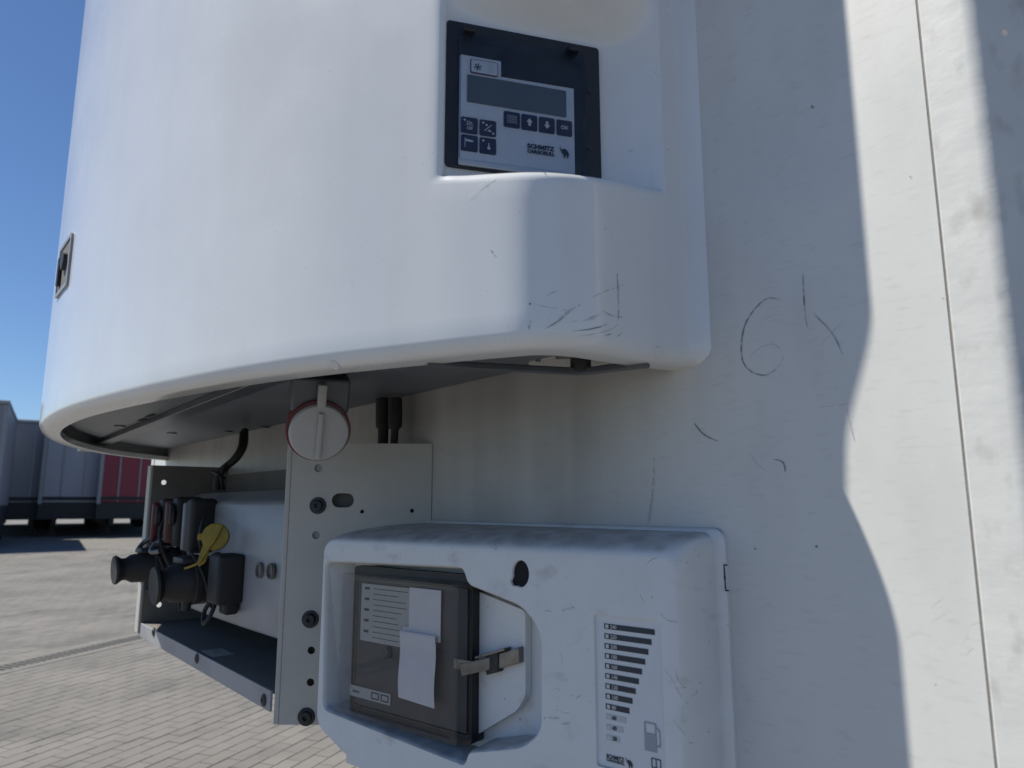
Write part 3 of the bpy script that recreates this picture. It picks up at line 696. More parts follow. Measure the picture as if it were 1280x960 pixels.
for k in range(3):
    t = math.pi * k / 3 + 0.3; dx, dy = math.cos(t), math.sin(t)
    add_flat(ink, PF, [(cxs + dx * .0042 - dy * .0004, cys + dy * .0042 + dx * .0004), (cxs - dx * .0042 - dy * .0004, cys - dy * .0042 + dx * .0004), (cxs - dx * .0042 + dy * .0004, cys - dy * .0042 - dx * .0004), (cxs + dx * .0042 + dy * .0004, cys + dy * .0042 - dx * .0004)], 0.0082 + k * 0.00003)
    for s in (-1, 1): add_flat(ink, PF, circ(cxs + s * dx * .003, cys + s * dy * .003, .0009, 6), 0.0083 + k * 0.00003)
obj('snowflake', ink, M['navy'], cp)
ink = bmesh.new()
for k in range(3): add_flat(ink, PF, [(sx1 - .0115, sy0 + .003 + k * .0032), (sx1 - .0045, sy0 + .003 + k * .0032), (sx1 - .0055, sy0 + .0045 + k * .0032), (sx1 - .0105, sy0 + .0045 + k * .0032)], 0.0082)
obj('label_symbol', ink, M['light_grey_ink'], cp)
ink = bmesh.new(); a, b = zx(558, 810)
add_text(ink, PF, 'SCHMITZ', u_(a), v_(b), 0.0079, 0.0066, 0.00035, width=0.030); add_text(ink, PF, 'CARGOBULL', u_(a), v_(b) - 0.0052, 0.0079, 0.0050, 0.0003, width=0.030)
a, b = zx(752, 866); add_beast(ink, PF, u_(a), v_(b) - 0.0008, 0.0079, 0.0105, 0.0128); obj('logo', ink, M['navy'], cp)
# hinged clear cover with hinge lugs and handle strip
a0, b0 = zx(150, 190); a1, b1 = zx(885, 300)
cov = obj('clear_cover', plate(PF, rrect(u_(a0), u_(a1), az0 + 0.003, v_(zx(500, 215)[1]) + 0.0005, 0.003), [], 0.0150, 0.0138), M['cglass'], cp)
bm = bmesh.new(); rim = rrect(u_(a0), u_(a1), az0 + 0.003, v_(zx(500, 215)[1]) + 0.0005, 0.003); rin = rrect(u_(a0) + .002, u_(a1) - .002, az0 + .005, v_(zx(500, 215)[1]) - .0015, 0.002)
add_plate(bm, PF, rim, [rin], 0.0135, 0.0050); obj('cover_rim', bm, M['cglass'], cp)
for xx, yy in ((u_(a0) + 0.010, az1 - 0.0125), (u_(a1) - 0.012, az1 - 0.0125)):
    obj('hinge_lug', box(PF, xx - 0.006, xx + 0.006, yy - 0.0035, yy + 0.0035, 0.0046, 0.0165, bev=0.0012), M['bezel'], cp)
for q in ((934, 468), (936, 805)):
    a, b = zx(*q); obj('screw', rev(PF.p(u_(a), v_(b), 0.0044), pn, [(0, 0.0028), (0.0012, 0.0026), (0.0012, 0)], 14), M['bolt'], cp)
# latch on the nose
h, nn = hit(81, 333); nn = Vector((nn.x, nn.y, 0)).normalized()
LF = Frame(h, Vector((0, 0, 1)).cross(nn), (0, 0, 1), nn)
top = on_plane(92, 297, h, nn); bot = on_plane(70, 370, h, nn)
lw = 0.058; lh = 0.047
ltc = obj('latch', plate(LF, rpoly([(-lw, -lh), (lw, -lh), (lw, lh), (-lw, lh)], 0.008), [rpoly([(-lw + .007, -lh + .007), (lw - .007, -lh + .007), (lw - .007, lh - .007), (-lw + .007, lh - .007)], 0.006)], 0.003, -0.012), M['greyplate'], un, 30)
obj('latch_cup', plate(LF, rpoly([(-lw + .006, -lh + .006), (lw - .006, -lh + .006), (lw - .006, lh - .006), (-lw + .006, lh - .006)], 0.006), [], 0.0012, -0.012), M['shelf'], ltc)
obj('lock_cylinder', rev(LF.p(0.012, 0.006, 0.001), nn, [(0, 0.017), (0.006, 0.016), (0.007, 0.012), (0.006, 0)], 24), M['black'], ltc, 30)
obj('latch_handle', box(LF, -0.036, -0.020, -0.03, 0.022, 0.001, 0.007, bev=0.002), M['black'], ltc)

# underside: plate, beam, corner frame
inset = [C[i] - nor[i] * 0.040 for i in range(0, n, 3)]
inset = [Vector((p.x, min(p.y, -0.002))) for p in inset]
b1a, b1b, b1c = at_z(492, 452, ZB), at_z(726, 464, ZB), at_z(836, 451.5, ZB)
ZP = EYE + 0.293 * D
poly = [p for p in inset if p.x < b1a.x - 0.01] + [Vector((C[-1].x + 0.01, -0.002)), Vector((-1.12 * D, -0.002)), Vector((b1b.x - 0.01, b1b.y))]
FLAT = Frame((0, 0, 0), (1, 0, 0), (0, 1, 0), (0, 0, 1))
seen = []
for p in poly:
    if not seen or (p - seen[-1]).length > 1e-3: seen.append(p)
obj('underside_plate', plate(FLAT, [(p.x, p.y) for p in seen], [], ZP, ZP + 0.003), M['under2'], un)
def bar(a, b, w, z0, z1, name, m, par=un):
    a = Vector((a.x, a.y, 0)); b = Vector((b.x, b.y, 0)); d = (b - a).normalized(); L = (b - a).length
    return obj(name, box(Frame(a, d, (0, 0, 1).__class__ and Vector((0, 0, 1)).cross(d), (0, 0, 1)), 0, L, -w / 2, w / 2, z0, z1, bev=0.001, seg=1), m, par)
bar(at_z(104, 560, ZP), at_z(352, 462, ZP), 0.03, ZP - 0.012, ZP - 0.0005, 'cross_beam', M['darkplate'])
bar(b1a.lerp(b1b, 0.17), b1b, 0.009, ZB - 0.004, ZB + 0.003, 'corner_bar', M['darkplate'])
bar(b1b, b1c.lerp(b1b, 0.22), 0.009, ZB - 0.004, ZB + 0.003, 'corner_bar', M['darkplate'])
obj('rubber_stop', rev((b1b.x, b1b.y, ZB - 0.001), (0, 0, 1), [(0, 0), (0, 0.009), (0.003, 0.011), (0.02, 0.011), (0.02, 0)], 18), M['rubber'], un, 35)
SPF = Frame(at_z(664, 462, ZB + 0.01), (b1b - b1a).normalized(), (0, 0, 1))
IF = Frame(on_wall(664, 458, 0.03), (1, 0, 0), (0, 0, 1), (0, -1, 0))
e = IF.px
obj('mounting_strip', plate(IF, [e(661, 458), e(661, 442), e(668, 442), e(669, 452), e(676, 452), e(676, 443), e(694, 445), e(695, 449), e(718, 449), e(718, 446), e(780, 438), e(790, 446), e(730, 460)], [], 0.0, -0.003), M['wall'], un)
for x, y in ((178, 524), (188, 519)):
    p = at_z(x, y, ZP); obj('slot', box(Frame((p.x, p.y, ZP), (1, 0, 0), (0, 1, 0), (0, 0, 1)), -0.028, 0.028, -0.004, 0.004, -0.0012, 0.0), M['hole'], un)
for x, y in ((215, 541), (285, 539), (330, 533), (150, 532)):
    p = at_z(x, y, ZP); obj('plate_screw', rev((p.x, p.y, ZP), (0, 0, -1), [(0, 0.012), (0.003, 0.011), (0.003, 0)], 16), M['darkplate'], un, 30)

# ------------------------------------------------------------------ charging plug under the unit
Fp = 1.53 * D
pc = at_fwd(399, 541, Fp)
fd = (CAM - pc).normalized(); fd = (fd + RT * 0.10 - Vector((0, 0, 0.34))).normalized()
pl = thing('power_inlet', 'round red power inlet with grey-white flip cap hanging under the cooling unit', 'power inlet', (pc.x, pc.y, pc.z + 0.04))
rad = 0.0375
obj('red_collar', rev(pc - fd * 0.055, fd, [(0, 0.032), (0.004, 0.038), (0.034, 0.041), (0.045, 0.0405), (0.048, 0.0405), (0.049, 0.034)], 40), M['red'], pl, 35)
obj('socket_body', rev(pc - fd * 0.10, fd, [(0, 0), (0, 0.026), (0.03, 0.032), (0.055, 0.032)], 28), M['red'], pl, 35)
cap = obj('flip_cap', rev(pc - fd * 0.006, fd, [(-0.006, rad * 0.93), (0.002, rad), (0.006, rad), (0.009, rad * 0.95), (0.010, rad * 0.86), (0.0095, 0)], 48), M['cap'], pl, 35)
e2 = (Vector((0, 0, 1)) - fd * fd.z).normalized(); e1 = e2.cross(fd)
CF = Frame(pc, e1, e2, fd)
obj('cap_rib', box(CF, -0.0035, 0.0035, -rad * 0.86, rad * 0.75, 0.002, 0.0105, bev=0.002), M['cap'], cap, 40)
obj('lid_lever', box(CF, -0.0055, 0.0055, rad * 0.55, rad + 0.026, -0.010, 0.0035, bev=0.002), M['cap'], pl, 40)
obj('mounting_block', box(CF, -0.036, 0.036, rad * 0.6, rad + 0.030, -0.075, -0.013, bev=0.003), M['darkplate'], pl)

# ------------------------------------------------------------------ recorder box (temperature printer + fuel gauge)
fu = Vector((0.982, 0.187, 0)).normalized()
BF = Frame(W(-0.71, -0.10), fu, (0, 0, 1), Vector((fu.y, -fu.x, 0)))
bpx = lambda x, y, c=0.0: BF.px(x, y, c)
lx = bpx(402, 760)[0]; rx = bpx(846, 800)[0]; ty = bpx(640, 690)[1]; by = -0.60 * D
rb = thing('recorder_box', 'white plastic box with printer window and fuel gauge strip on the trailer front', 'equipment box', tuple(BF.p(-0.25, by, -0.06)))
def ringpts(x0, x1, y0, y1, r, c, n=6, flat_wall=None):
    pts = rpoly([(x0, y1), (x1, y1), (x1, y0), (x0 + 0.20, y0), (x0, y0 + 0.075)], [r, r, r, r, r], n)
    out = []
    for a, b in pts:
        p = BF.p(a, b, c)
        if flat_wall is not None: p = Vector((p.x, flat_wall, p.z))
        out.append(p)
    return out
WXL, WXR = on_wall(540, 649).x, on_wall(915, 800).x
WZT = on_wall(760, 656).z
def wall_ring(x0, x1, z0, z1, r, y, n=6):
    pts = rpoly([(x0, z1), (x1, z1), (x1, z0), (x0 + 0.20, z0), (x0, z0 + 0.075)], [r, r, r, r, r], n)
    return [Vector((a, y, b)) for a, b in pts]
fx0, fx1 = lx, rx
fy1 = ty; fy0 = by
rings = [wall_ring(WXL - 0.012, WXR, EYE + fy0 - 0.01, WZT, 0.016, 0.0),
         wall_ring(WXL - 0.012, WXR, EYE + fy0 - 0.01, WZT, 0.016, -0.004),
         wall_ring(WXL - 0.010, WXR - 0.0035, EYE + fy0 - 0.006, WZT - 0.002, 0.014, -0.0065),
         wall_ring(WXL - 0.008, WXR - 0.010, EYE + fy0 - 0.004, WZT - 0.004, 0.014, -0.0075)]
base = rings[-1]
# shoulders: blend from the wall flange to the front face
front = ringpts(fx0, fx1, fy0, fy1, 0.018, 0.0)
def shoulder(t_out, t_in):
    # t_out: progress away from the wall, t_in: progress inwards to the front outline
    res = []
    for a, b in zip(base, front):
        res.append(Vector((a.x + (b.x - a.x) * t_in, a.y + (b.y - a.y) * t_out, a.z + (b.z - a.z) * t_in)))
    return res
rings += [shoulder(math.sin(math.pi / 2 * q), 1 - math.cos(math.pi / 2 * q)) for q in [k / 14 for k in range(1, 14)]] + [front]
bm = loft(rings)
fv = [v for v in bm.verts][-len(front):]
# the opening, read off the photograph on the front plane
def z5(x, y): return (390 + x / 3, 640 + y / 3)
opening = rpoly([bpx(*z5(*q)) for q in ((48, 180), (566, 204), (586, 268), (792, 350), (862, 452), (862, 830), (792, 888), (588, 905), (574, 955), (38, 742))], [0.014, 0.010, 0.006, 0.02, 0.02, 0.02, 0.016, 0.006, 0.012, 0.014], 5)
if sum(a[0] * b[1] - a[1] * b[0] for a, b in zip(opening, opening[1:] + opening[:1])) > 0: opening.reverse()
gw = [bpx(742, 767), bpx(826, 777)]; g_x0, g_x1 = gw[0][0], gw[1][0]; g_y1 = (gw[0][1] + gw[1][1]) / 2; g_y0 = bpx(746, 957)[1]
gauge_hole = rrect(g_x0, g_x1, g_y0, g_y1, 0.003)
hx_, hy_ = bpx(650.5, 717); hr = 0.0125
keyhole = [(hx_ + hr * 0.95 * math.cos(t), hy_ + hr * 1.15 * math.sin(t)) for t in [2 * math.pi * k / 26 for k in range(26)]]
keyhole = [(a - 0.004, b - 0.002) if (a < hx_ - hr * 0.45 and b < hy_ - 0.004) else (a, b) for a, b in keyhole]
front2 = [((p - BF.o).dot(BF.u), (p - BF.o).dot(BF.v)) for p in front]
loops = [front2, opening, gauge_hole, keyhole]
flatp = [p for l in loops for p in l]
tris = tessellate_polygon([[Vector((a, b, 0)) for a, b in l] for l in loops])
V = list(fv) + [bm.verts.new(BF.p(a, b, 0)) for l in loops[1:] for a, b in l]
for t in tris:
    try: bm.faces.new([V[i] for i in t])
    except ValueError: pass
def inward(loop, start, steps):
    prev = [V[start + i] for i in range(len(loop))]; m = len(loop)
    cx = sum(a for a, b in loop) / m; cy = sum(b for a, b in loop) / m
    for dep, ins in steps:
        cur = []
        for i, (a, b) in enumerate(loop):
            pa, pb = loop[i - 1], loop[(i + 1) % m]; dx, dy = pb[0] - pa[0], pb[1] - pa[1]; l = math.hypot(dx, dy) or 1
            nx_, ny_ = -dy / l, dx / l
            ar = sum(p[0] * q[1] - p[1] * q[0] for p, q in zip(loop, loop[1:] + loop[:1]))
            s = 1 if ar > 0 else -1
            cur.append(bm.verts.new(BF.p(a + nx_ * s * ins, b + ny_ * s * ins, -dep)))
        for i in range(m): bm.faces.new((prev[i], prev[(i + 1) % m], cur[(i + 1) % m], cur[i]))
        prev = cur
    return prev
k = len(front2)
inward(opening, k, [(0.0008, 0.0008), (0.003, 0.0022), (0.006, 0.003), (0.042, 0.006)]); k += len(opening)
inward(gauge_hole, k, [(0.0004, 0.0004), (0.003, 0.0008)]); k += len(gauge_hole)
inward(keyhole, k, [(0.0006, 0.0005), (0.0035, 0.0008)])
cover = obj('cover', bm, M['bin'], rb, 38)
obj('cavity_back', flat(BF, [(fx0 + 0.012, fy0 + 0.02), (bpx(678, 800)[0], fy0 + 0.02), (bpx(678, 800)[0], fy1 - 0.004), (fx0 + 0.012, fy1 - 0.004)], -0.041), M['bin'], rb)
# moulded inner pocket beside the printer
pk0, pk1 = bpx(*z5(600, 500), -0.03)[0], bpx(*z5(800, 500), -0.03)[0]
pocket = rpoly([(pk0, bpx(*z5(600, 290), -0.03)[1]), (pk1, bpx(*z5(795, 370), -0.03)[1]), (pk1, bpx(*z5(800, 690), -0.03)[1]), (pk1 - 0.012, bpx(*z5(770, 745), -0.03)[1]), (pk0, bpx(*z5(605, 850), -0.03)[1])], [0.002, 0.006, 0.006, 0.008, 0.002], 4)
obj('inner_pocket', plate(BF, pocket, [], -0.030, -0.0405), M['bin'], rb, 30)
obj('keyhole_shade', flat(BF, circ(hx_ - 0.001, hy_, hr * 1.5, 20), -0.0030), M['hole'], rb)  # black disc just behind the hole paints the shade inside it
# printer behind a smoked door
DC = 0.004
door = [bpx(*z5(*q), DC) for q in ((108, 232), (550, 262), (548, 890), (99, 744))]
dx0 = (door[0][0] + door[3][0]) / 2; dx1 = (door[1][0] + door[2][0]) / 2; dy1 = (door[0][1] + door[1][1]) / 2; dy0 = (door[2][1] + door[3][1]) / 2
gk1 = bpx(*z5(600, 560), -0.018)[0]
ps = obj('printer_body', box(BF, dx0 + 0.006, gk1, dy0 - 0.003, dy1 + 0.004, -0.0405, -0.019, bev=0.003), M['smoke_frame'], rb, 40)
dr = obj('printer_door', plate(BF, rrect(dx0, dx1, dy0, dy1, 0.006), [rrect(dx0 + 0.004, dx1 - 0.004, dy0 + 0.004, dy1 - 0.004, 0.004)], DC, DC - 0.021), M['pglass'], rb, 30)
def wring(ins, c): return [BF.p(a, b, c) for a, b in rrect(dx0 + 0.001 + ins, dx1 - 0.001 - ins, dy0 + 0.001 + ins, dy1 - 0.001 - ins, 0.005)]
obj('window', loft([wring(0, DC + 0.0004), wring(0.0012, DC + 0.0022), wring(0.0062, DC + 0.0026), wring(0.0075, DC + 0.0012), wring(0.012, DC + 0.0010)], True, False, True), M['wglass'], dr, 25)
obj('gasket', plate(BF, rrect(dx0 - 0.001, gk1 + 0.001, dy0 - 0.004, dy1 + 0.008, 0.006), [rrect(dx0 + 0.008, dx1 - 0.004, dy0 + 0.006, dy1 - 0.006, 0.004)], -0.0205 + 0.0035, -0.026), M['smoke_frame'], dr, 30)
dw, dh = dx1 - dx0, dy1 - dy0
def dd(x, y, c): 
    return bpx(*z5(x, y), c)
IC = -0.0165
obj('printer_face', plate(BF, rrect(dx0 + 0.0095, dx1 - 0.006, dy0 + 0.008, dy1 - 0.008, 0.002), [], IC, IC - 0.003), M['printer'], ps)
a0 = dd(190, 268, IC)[0]; a1 = dd(378, 290, IC)[0]; b1_ = (dd(190, 268, IC)[1] + dd(370, 285, IC)[1]) / 2; b0_ = dd(190, 480, IC)[1]
obj('instruction_label', plate(BF, [(a0, b0_), (a1, b0_ - 0.0), (a1, b1_), (a0, b1_)], [], IC + 0.0012, IC - 0.001), M['label'], ps)
ink = bmesh.new(); lh_ = (b1_ - b0_)
for i in range(10):
    y = b1_ - lh_ * (0.07 + i * 0.094)
    L_ = (a1 - a0) * random.uniform(0.45, 0.68)
    add_flat(ink, BF, [(a0 + 0.25 * (a1 - a0), y - .0006), (a0 + 0.25 * (a1 - a0) + L_, y - .0006), (a0 + 0.25 * (a1 - a0) + L_, y + .0002), (a0 + 0.25 * (a1 - a0), y + .0002)], IC + 0.0015)
    if i % 2 == 0: add_flat(ink, BF, [(a0 + 0.07 * (a1 - a0), y - .002), (a0 + 0.17 * (a1 - a0), y - .002), (a0 + 0.17 * (a1 - a0), y + .001), (a0 + 0.07 * (a1 - a0), y + .001)], IC + 0.0015)
obj('label_print', ink, M['black_ink'], ps)
p0 = dd(372, 290, IC)[0]; p1 = dd(490, 290, IC)[0]; pt = dd(430, 288, IC)[1]; pm_ = dd(430, 480, IC)[1]
obj('paper_strip', plate(BF, [(p0, pm_), (p1, pm_), (p1, pt), (p0, pt)], [], IC + 0.0028, IC + 0.0020), M['paper'], ps)
q0 = dd(328, 560, -0.009)[0]; q1 = dd(462, 580, -0.009)[0]; qt = dd(400, 455, -0.009)[1]; qb = dd(400, 712, -0.009)[1]
cs = []; 
prof = [(pm_ + 0.012, IC + 0.0025), (qt - 0.004, IC + 0.0035)] + [(qt - 0.004 + 0.004 * math.sin(t), -0.0092 - 0.004 * 0 - 0.0012 * math.cos(t)) for t in (1.2, 1.57, 1.9, 2.4, 3.14)] + [(qt + (qb - qt) * f, -0.0078 - 0.0015 * math.sin(f * 6)) for f in (0.15, 0.3, 0.45, 0.6, 0.75, 0.9, 1.0)]
rr_ = []
for k, (b, c) in enumerate(prof):
    sk = 0.0015 * max(0, (k - 6)) / 7
    rr_.append([BF.p(q0 + (q1 - q0) * f + sk * (1 - 2 * f) * 0 + sk, b - 0.0025 * (f if k == len(prof) - 1 else 0), c) for f in (0, .25, .5, .75, 1)])
obj('paper_curl', loft(rr_, False), M['paper'], ps, 60)
a, b = dd(285, 525, IC); obj('feed_knob', rev(BF.p(a, b, IC), BF.n, [(0, 0.0075), (0.002, 0.0075), (0.002, 0.0055), (0.004, 0.005), (0.004, 0.0018), (0.003, 0)], 24), M['printer'], ps, 30)
a0, b1_ = dd(145, 645, IC); a1, b0_ = dd(295, 738, IC); b0_ = b1_ - 0.0215 * 0.62
obj('maker_label', plate(BF, [(a0, b0_), (a1, b0_), (a1, b1_), (a0, b1_)], [], IC + 0.0012, IC - 0.001), M['label'], ps)
ink = bmesh.new()
for f in (0.55, 0.78):
    x0_, x1_ = a0 + (a1 - a0) * f, a0 + (a1 - a0) * (f + 0.18); add_plate(ink, BF, rrect(x0_, x1_, b0_ + .0025, b1_ - .0025, .0005), [rrect(x0_ + .0013, x1_ - .0013, b0_ + .0038, b1_ - .0038, .0003)], IC + 0.0018, IC + 0.0013)
add_text(ink, BF, 'inform', a0 + 0.006, (b0_ + b1_) / 2 - 0.0015, IC + 0.0015, 0.0052, 0.0001)
obj('maker_print', ink, M['black_ink'], ps)
# toggle latch on the right of the door
T0 = BF.p(*dd(545, 568, 0.002), 0.002); T1 = BF.p(*dd(610, 580, -0.01), -0.01); T2 = BF.p(*dd(690, 562, -0.026), -0.026); T3 = BF.p(*dd(785, 535, -0.026), -0.026)
tg = obj('toggle_latch', box(Frame(T1, (T2 - T1), BF.v - (T2 - T1).normalized() * BF.v.dot((T2 - T1).normalized())), -0.016, (T2 - T1).length + 0.004, -0.0066, 0.0066, -0.0016, 0.0016, bev=0.0008), M['steel'], rb)
obj('latch_hook', box(Frame(T0, T1 - T0, BF.v), -0.004, (T1 - T0).length - 0.004, -0.0058, 0.0058, -0.0018, 0.0018, bev=0.0008), M['steel'], tg)
obj('latch_base', box(Frame(T2, (T3 - T2), BF.v), -0.014, (T3 - T2).length, -0.0085, 0.0085, -0.007, 0.0045, bev=0.0015), M['steel'], tg)
obj('latch_spring', box(Frame(T2, (T3 - T2), BF.v), -0.010, 0.008, -0.0115, 0.0105, -0.005, 0.0065, bev=0.001), M['bolt'], tg)
obj('latch_lever', box(Frame(T2 + BF.v * 0.008, (T3 - T2), BF.v), -0.026, 0.020, 0.001, 0.004, -0.004, 0.009, bev=0.0005), M['steel'], tg)
# fuel gauge strip
GC = -0.0022
gp = obj('gauge_panel', plate(BF, rrect(g_x0 - .0002, g_x1 + .0002, g_y0 - .0002, g_y1 + .0002, 0.003), [], GC, GC - 0.002), M['panel_white'], rb)
gw_, gh_ = g_x1 - g_x0, g_y1 - g_y0
gy = lambda y: g_y1 - gh_ * y
w_ink = bmesh.new(); k_ink = bmesh.new()
gtop = (bpx(753.6, 779.3)[1] - g_y1) / -gh_; gbot = (bpx(756.6, 918)[1] - g_y1) / -gh_
for i in range(12):
    f = i / 11; t = gtop + (gbot - gtop) * f; x0_ = g_x0 + gw_ * 0.145; x1_ = g_x0 + gw_ * (0.895 - 0.545 * f); hh = gh_ * 0.037
    yt = gy(t); dark = i < 9
    obj('level_bar', flat(BF, [(x0_, yt - hh), (x1_, yt - hh), (x1_, yt), (x0_, yt)], GC + 0.0003), M['black_ink' if dark else 'light_grey_ink'], gp)
    s = hh * 0.34; ym = yt - hh / 2; xq = x0_ + gw_ * 0.045
    add_flat(w_ink, BF, [(xq - s, ym - s), (xq + s, ym - s), (xq + s, ym + s), (xq - s, ym + s)], GC + 0.0006)
    add_text(w_ink if dark else k_ink, BF, str(240 - 20 * i), x0_ + gw_ * 0.095, yt - hh * 0.80, GC + 0.0006, hh * 0.92, 0.00008 if dark else 0.00022)
obj('gauge_figures', w_ink, M['white_ink'], gp)
lg_x, lg_y = bpx(730 + 122 / 4.574, 750 + 920 / 4.574)
pit = gh_ * (gbot - gtop) / 11
add_text(k_ink, BF, 'SCHMITZ', lg_x, lg_y + pit * 0.30, GC + 0.0006, pit * 0.50, pit * 0.022, width=gw_ * 0.27); add_text(k_ink, BF, 'CARGOBULL', lg_x, lg_y - pit * 0.02, GC + 0.0006, pit * 0.36, pit * 0.018, width=gw_ * 0.27)
add_beast(k_ink, BF, lg_x + gw_ * 0.29, lg_y - pit * 0.20, GC + 0.0006, gw_ * 0.10, pit * 0.95)
obj('gauge_print', k_ink, M['black_ink'], gp)
px0, py1 = bpx(730 + 338 / 4.574, 750 + 695 / 4.574); px1, py0 = bpx(730 + 410 / 4.574, 750 + 858 / 4.574)
py0 = py1 - (px1 - px0) * 2.05
ink = bmesh.new(); pw = px1 - px0; ph = py1 - py0
add_plate(ink, BF, [(px0, py0), (px1, py0), (px1, py1), (px0, py1)], [[(px0 + pw * .1, py0 + ph * .62), (px1 - pw * .1, py0 + ph * .62), (px1 - pw * .1, py1 - ph * .05), (px0 + pw * .1, py1 - ph * .05)]], GC + 0.0006, GC + 0.0002)
add_flat(ink, BF, [(px1 + pw * .05, py1 - ph * .1), (px1 + pw * .34, py1 - ph * .25), (px1 + pw * .34, py0 + ph * .2), (px1 + pw * .05, py0 + ph * .2), (px1 + pw * .05, py0 + ph * .27), (px1 + pw * .26, py0 + ph * .27), (px1 + pw * .26, py1 - ph * .3), (px1 + pw * .05, py1 - ph * .17)], GC + 0.0006)
obj('pump_symbol', ink, M['grey_ink'], gp)
dx_, dy_ = bpx(813, 951); ink = bmesh.new()
add_plate(ink, BF, [(dx_, dy_ - .006), (dx_ + .0095, dy_ - .006), (dx_ + .0095, dy_ + .0022), (dx_, dy_ + .0022)], [[(dx_ + .0007, dy_ - .0053), (dx_ + .0043, dy_ - .0053), (dx_ + .0043, dy_ + .0015), (dx_ + .0007, dy_ + .0015)], [(dx_ + .005, dy_ - .0053), (dx_ + .0088, dy_ - .0053), (dx_ + .0088, dy_ + .0015), (dx_ + .005, dy_ + .0015)]], GC + 0.0006, GC + 0.0002)
obj('door_symbol', ink, M['black_ink'], gp)
# clip slot on the right shoulder and scuffs on the cover
rb_bvh_bm = bmesh.new(); rb_bvh_bm.from_mesh(cover.data); bmesh.ops.translate(rb_bvh_bm, verts=rb_bvh_bm.verts, vec=world_loc(cover)); rbvh = BVHTree.FromBMesh(rb_bvh_bm); rb_bvh_bm.free()
def rhit(x, y):
    h, nn, i, d_ = rbvh.ray_cast(CAM, ray(x, y).normalized())
    if h is None: return None, None
    return h, (nn if nn.dot(ray(x, y)) < 0 else -nn)
def bin_mark(px, wpx, m='scuff_soft', name='scuff_mark'):
    pts, ns = [], []
    for v in spline([Vector((x, y, 0)) for x, y in px], 4):
        h, nn = rhit(v.x, v.y)
        if h is not None: pts.append(h); ns.append(nn)
    if len(pts) > 1: obj(name, ribbon(pts, wpx * (pts[0] - CAM).length / FPX, 0.0006, ns), M[m], cover)
bin_mark([(905, 706), (906, 722), (907, 738)], 1.8, 'hole', 'clip_slot'); bin_mark([(904, 706), (909, 706.5)], 2.0, 'hole', 'clip_slot'); bin_mark([(906, 738), (911, 738)], 2.0, 'hole', 'clip_slot')
for q, w_ in ((((703, 763), (712, 761), (718, 759)), 3.5), (((808, 706), (814, 700), (822, 697)), 1.2), (((826, 766), (834, 775), (848, 778)), 1.2), (((832, 838), (842, 852), (852, 872)), 1.4), (((845, 838), (848, 850), (856, 860)), 1.0), (((694, 886), (702, 890), (712, 892)), 1.3), (((720, 873), (728, 868)), 1.2), (((686, 897), (700, 898)), 1.8), (((702, 905), (712, 904)), 1.8), (((680, 763), (690, 764)), 0.9), (((842, 900), (856, 918)), 1.2), (((700, 815), (704, 830)), 0.8), (((614, 683), (622, 688), (618, 680)), 0.9), (((800, 742), (806, 756)), 0.7)):
    bin_mark(q, w_)
for k in range(9):
    x = random.uniform(685, 738) if k % 2 else random.uniform(832, 880); y = random.uniform(830, 950); a = random.uniform(-0.9, 0.9); l = random.uniform(3, 12)
    bin_mark([(x, y), (x + l * math.cos(a), y + l * math.sin(a))], random.uniform(0.4, 0.8))

# ------------------------------------------------------------------ connector bracket
br = thing('connector_bracket', 'pale metal bracket frame with shelf holding hose couplings left of the white box', 'bracket', tuple(W(-2.5, -0.15, -0.55)))
RF_o = on_wall(541, 600); ru = Vector((RT.x, RT.y, 0)).normalized()
RFm = Frame(Vector((RF_o.x, 0, EYE)), ru, (0, 0, 1), Vector((ru.y, -ru.x, 0)))
def rp(x, y): return RFm.px(x, y)
pl_ = rp(357, 700)[0]; ptop = rp(450, 554.5)[1]; pbot = rp(350, 906)[1]
holes = []
def hole_px(x, y, r, ry=None): a, b = rp(x, y); return circ(a, b, r, 18)
sl = rp(428.5, 625.5); slot = rrect(sl[0] - 0.0165, sl[0] + 0.0165, sl[1] - 0.0105, sl[1] + 0.0105, 0.0103, 6)
hs = [hole_px(398, 585, 0.0062), hole_px(395, 669, 0.0058), hole_px(452.5, 639.5, 0.003), hole_px(515, 638.5, 0.003), hole_px(389, 813, 0.0055), hole_px(388, 853, 0.0055), slot]
obj('side_plate', plate(RFm, [(pl_ + 0.002, pbot), (-0.0015, pbot), (-0.0015, ptop), (pl_ + 0.002, ptop)], hs, 0.0, -0.004), M['galv'], br)
# folded front edge of the plate
fe = RFm.p(pl_, 0, 0); bm = bmesh.new()
add_box(bm, RFm, pl_ - 0.006, pl_ + 0.0019, pbot, ptop, -0.045, 0.001, bev=0.0018); obj('folded_edge', bm, M['galv'], br)
for x, y in ((397.5, 632), (388, 774), (383, 896)):
    a, b = rp(x, y); ob = obj('bolt', rev(RFm.p(a, b, -0.001), RFm.n, [(0, 0.0125), (0.002, 0.0125), (0.003, 0.0115), (0.003, 0.0085), (0.008, 0.0078), (0.009, 0.0066), (0.009, 0.0036), (0.005, 0.003), (0.005, 0)], 24), M['bolt'], br, 30)
for x, y in ((398, 585), (395, 669)):
    a, b = rp(x, y); obj('hole_plug', rev(RFm.p(a, b, -0.006), RFm.n, [(0, 0.0068), (0.002, 0.0068), (0.002, 0.0)], 18), M['greyplate'], br)
obj('back_cover', plate(RFm, [(pl_ + 0.012, pbot + 0.01), (-0.02, pbot + 0.01), (-0.02, ptop - 0.01), (pl_ + 0.012, ptop - 0.01)], [], -0.02, -0.022), M['shelf'], br)
